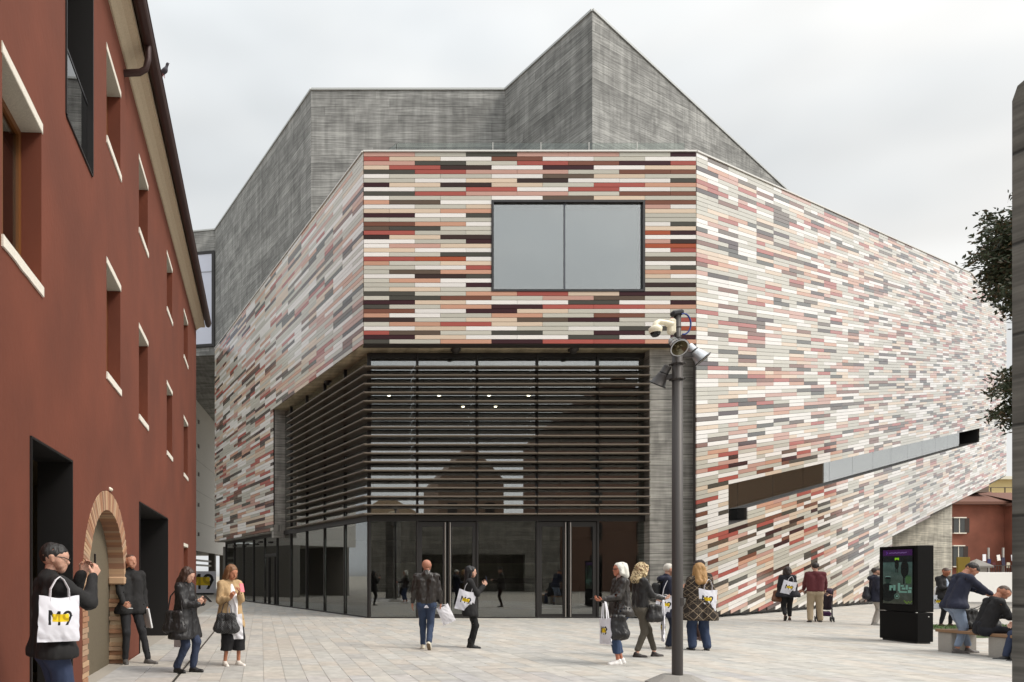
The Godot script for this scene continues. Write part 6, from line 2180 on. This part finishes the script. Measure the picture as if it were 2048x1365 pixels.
	p = person("man in a dark cap and jacket mostly hidden behind the patterned cardigan", at_px(1402, 15.9), -60, {"cell": 0.026, "hcell": 0.009, "h": 1.80, "skin": pale, "hair": ["short", rgb8(90, 84, 80)], "head": [14, -20, 0], "coat": {"c": rgb8(44, 36, 34), "hem": 0.8, "fat": 0.03}, "legs": {"c": rgb8(58, 38, 34)}, "shoes": rgb8(60, 34, 30), "la": Vector3(0.12, 1.2, 0.34), "ra": Vector3(-0.12, 1.2, 0.34), "elbow": Vector3(0, -1, 0)})
	var capm := mat(rgb8(50, 42, 40), 0.9)
	blob_part("cap", p, capm, [[Vector3(0, 1.70, 0.02), Vector3(0, 1.70, 0.07), 0.1, 0.09], [Vector3(-0.04, 1.70, 0.16), Vector3(0.0, 1.69, 0.18), 0.02, 0.02]], 0.012, 0.03, [[Vector3(0, -1, 0), -1.68]])
	# 12 woman walking away
	skew = 13.2
	p = person("woman in a black flowered top walking away along the tiled wall", at_px(1575, 22.6), 168, {"cell": 0.026, "hcell": 0.009, "h": 1.74, "fem": true, "fat": 0.02, "skin": pale, "hair": ["bob", rgb8(46, 34, 30), 0.1, 0.01, 0.01, 2.0], "head": [4, -30, 0], "coat": {"c": rgb8(32, 31, 38), "hem": 0.78, "fat": 0.02, "flare": 0.05}, "legs": {"c": rgb8(26, 25, 28), "wide": 0.01, "short": 0.15, "hem": 0.15}, "lf": Vector3(0.1, 0.17, -0.26), "fl": Vector3(0.1, -0.8, 0.6), "rf": Vector3(-0.08, 0.085, 0.1), "shoes": rgb8(70, 48, 40)})
	tote("white M9 tote slung behind the woman walking along the tiled wall", of(p, Vector3(-0.10, 1.45, -0.15)), -2, -14, 0.16, 0.04, 0.40, 0.42)
	bag("brown leather bag at the left hip of the woman walking away", "handbag", of(p, Vector3(0.26, 0.98, 0.0)), 10, 0.36, 0.34, 0.14, rgb8(112, 72, 48), 0.5, [])
	# 13 man with stroller
	skew = 12.8
	p = person("man in a maroon jumper and beige trousers pushing a stroller", at_px(1631, 21.7), 166, {"cell": 0.026, "hcell": 0.009, "h": 1.86, "fat": 0.025, "skin": pale, "hair": ["short", rgb8(40, 32, 30)], "coat": {"c": rgb8(98, 40, 46), "hem": 0.92, "wob": 0.02, "collar": false}, "legs": {"c": rgb8(176, 158, 132), "wide": 0.022}, "lf": Vector3(0.12, 0.085, 0.02), "rf": Vector3(-0.16, 0.085, 0.22), "shoes": rgb8(50, 46, 44), "la": Vector3(0.24, 0.95, 0.3), "ra": Vector3(-0.3, 0.95, 0.32), "elbow": Vector3(0, -0.5, -1)})
	stroller(of(p, Vector3(-0.34, 0, 0.72)), 158)
	# 14 behind the kiosk
	skew = 11.9
	p = person("person in a navy coat half hidden behind the information kiosk", at_px(1752, 20.6), 80, {"cell": 0.026, "hcell": 0.009, "h": 1.70, "skin": pale, "hair": ["short", rgb8(60, 50, 44)], "coat": {"c": rgb8(34, 36, 52), "hem": 0.72, "fat": 0.03, "hood": true}, "legs": {"c": rgb8(190, 184, 176)}, "shoes": rgb8(150, 146, 140)})
	bag("dark shoulder bag of the person behind the kiosk", "handbag", of(p, Vector3(-0.1, 1.16, -0.26)), 70, 0.3, 0.34, 0.16, rgb8(36, 36, 44), 0.6, [])
	# 15 man in dark clothes reading a phone
	skew = 10.8
	p = person("man in dark clothes standing behind the bench reading his phone", at_px(1890, 20.3), 12, base.call({"cell": 0.024, "h": 1.70, "fat": 0.02, "skin": Color(0.66, 0.42, 0.32), "hair": ["crop", rgb8(80, 60, 50)], "head": [24, -10, 0], "coat": {"c": rgb8(36, 34, 36), "hem": 0.82, "open": 0.03, "under": rgb8(176, 188, 206)}, "legs": {"c": rgb8(34, 34, 40)}, "shoes": rgb8(70, 52, 42), "la": Vector3(0.06, 1.14, 0.3), "ra": Vector3(-0.08, 1.14, 0.3), "elbow": Vector3(0, -1, -0.2), "lf": Vector3(0.12, 0.085, 0.05), "rf": Vector3(-0.16, 0.085, 0.05)}))
	phone("black phone read by the man behind the bench", of(p, Vector3(0, 1.21, 0.4)), 12, -50, rgb8(20, 20, 22))
	tote("white M9 tote hanging beside the kiosk from the man behind the bench", of(p, Vector3(-0.26, 1.2, 0.02)), 2, 4, 0.24, 0.03, 0.36, 0.42)
	# 16 standing man in a blazer
	skew = 10.7
	p = person("young man in a navy blazer and light jeans bending over a black bag", at_px(1909, 13.35), 84, {"h": 1.80, "skin": Color(0.74, 0.52, 0.42), "hair": ["short", rgb8(36, 30, 28)], "head": [38, 0, 0], "lean": 16, "coat": {"c": rgb8(38, 42, 62), "hem": 0.84, "fat": 0.006, "slv": 0.72, "collar": false}, "legs": {"c": rgb8(142, 158, 182), "wide": 0.006, "short": 0.12, "hem": 0.14}, "shoes": rgb8(92, 86, 84), "soles": rgb8(226, 222, 216), "lf": Vector3(0.10, 0.085, 0.26), "rf": Vector3(-0.08, 0.085, 0.0), "la": Vector3(0.06, 1.05, 0.62), "ra": Vector3(-0.08, 1.06, 0.60), "elbow": Vector3(0, -1, -0.6), "lh": [Vector3(-0.1, -0.2, 1), Vector3(-0.5, -0.8, 0), 1.0], "rh": [Vector3(0.1, -0.2, 1), Vector3(0.5, -0.8, 0), 1.0]})
	bag("black carrier bag on the bench held open by the man in the blazer", "bag", Vector3(12.88, 0.83, -13.5), 4, 0.36, 0.37, 0.16, rgb8(30, 29, 30), 0.55, [Vector3(12.81, 0.8, -13.48), of(p, Vector3(-0.04, 1.06, 0.66)), of(p, Vector3(0.02, 1.06, 0.68)), Vector3(12.97, 0.8, -13.5)])
	bag("wide black bag lying on the bench behind the carrier bag", "bag", Vector3(12.82, 0.78, -13.1), 20, 0.5, 0.32, 0.2, rgb8(26, 25, 27), 0.55, [])
	# 17 seated man
	skew = 10.0
	p = person("seated man in a black jumper on the bench, bending forward", Vector3(12.42, -0.02, -12.75), 80, {"h": 1.76, "skin": Color(0.72, 0.5, 0.4), "hair": ["crop", rgb8(74, 56, 44)], "head": [30, 8, 0], "lean": 18, "seat": 0.45, "hip": Vector3(0, 0.56, 0), "coat": {"c": rgb8(30, 29, 31), "hem": 0.9, "collar": false, "wob": 0.03}, "legs": {"c": rgb8(32, 33, 40)}, "lf": Vector3(0.12, 0.085, 0.44), "rf": Vector3(-0.12, 0.085, 0.48), "la": Vector3(0.12, 0.75, 0.5), "ra": Vector3(-0.12, 0.75, 0.5), "elbow": Vector3(0, -1, -0.4)})
	# 18 person behind the pillar
	skew = 10.0
	p = person("seated person in jeans whose knee and black shoe show beside the pillar", Vector3(12.74, -0.02, -12.1), -96, {"h": 1.72, "skin": pale, "hair": ["short", rgb8(60, 46, 38)], "seat": 0.45, "hip": Vector3(0, 0.56, -0.1), "coat": {"c": rgb8(60, 62, 70), "hem": 0.88}, "legs": {"c": rgb8(56, 66, 92)}, "shoes": rgb8(26, 25, 25), "lf": Vector3(0.1, 0.085, 0.36), "rf": Vector3(-0.1, 0.085, 0.42), "la": Vector3(0.12, 0.68, 0.3), "ra": Vector3(-0.12, 0.68, 0.3)})


func _ready() -> void:
	# ---- camera: level, square to the museum's front, lens shifted upwards and to the right
	var cam := Camera3D.new()
	cam.name = "camera"
	add_child(cam, true)
	cam.position = Vector3(0, 1.52, 0)
	cam.projection = Camera3D.PROJECTION_FRUSTUM
	cam.near = 0.1
	cam.far = 900.0
	cam.size = 0.1 * 1365.0 / 1400.0
	cam.frustum_offset = Vector2(0.1 * (1024.0 - 605.0) / 1400.0, 0.1 * (1149.0 - 682.5) / 1400.0)
	cam.current = true
	# ---- overcast sky
	var env := Environment.new()
	env.background_mode = Environment.BG_SKY
	var sky := Sky.new()
	var pano := PanoramaSkyMaterial.new()
	pano.panorama = sky_panorama()
	sky.sky_material = pano
	env.sky = sky
	env.tonemap_mode = Environment.TONE_MAPPER_LINEAR
	env.tonemap_exposure = 1.45
	env.sdfgi_enabled = true
	env.ssao_enabled = true
	env.ssil_enabled = true
	var we := WorldEnvironment.new()
	we.name = "world_environment"
	we.environment = env
	add_child(we, true)
	# ---- veiled sun, high on the right behind the camera
	var sun := DirectionalLight3D.new()
	sun.name = "sun"
	sun.light_energy = 0.5
	sun.light_color = Color(1.0, 0.965, 0.915)
	sun.light_angular_distance = 18.0
	sun.shadow_enabled = true
	add_child(sun, true)
	sun.look_at_from_position(Vector3(0.8, 0.95, 0.42) * 10.0, Vector3.ZERO)
	rng.seed = 12
	make_textures()
	mats.logo = uv_mat(logo_tex, 0.9)
	mats.cloth = mat(rgb8(224, 223, 228), 0.9)
	mats.plaster_tex = seamless(512, 0.006, 0.84, 1.0, 31, 6)
	mats.pave_tex = seamless(512, 0.008, 0.86, 1.0, 51, 6)
	print("tex ", Time.get_ticks_msec())
	var t0 := Time.get_ticks_msec()
	paving()
	print("paving ", Time.get_ticks_msec() - t0)
	museum()
	print("museum ", Time.get_ticks_msec() - t0)
	red_house()
	surroundings()
	tree()
	print("houses ", Time.get_ticks_msec() - t0)
	lamp_post()
	pigeon()
	kiosk()
	bench()
	people()
	print("people ", Time.get_ticks_msec() - t0)
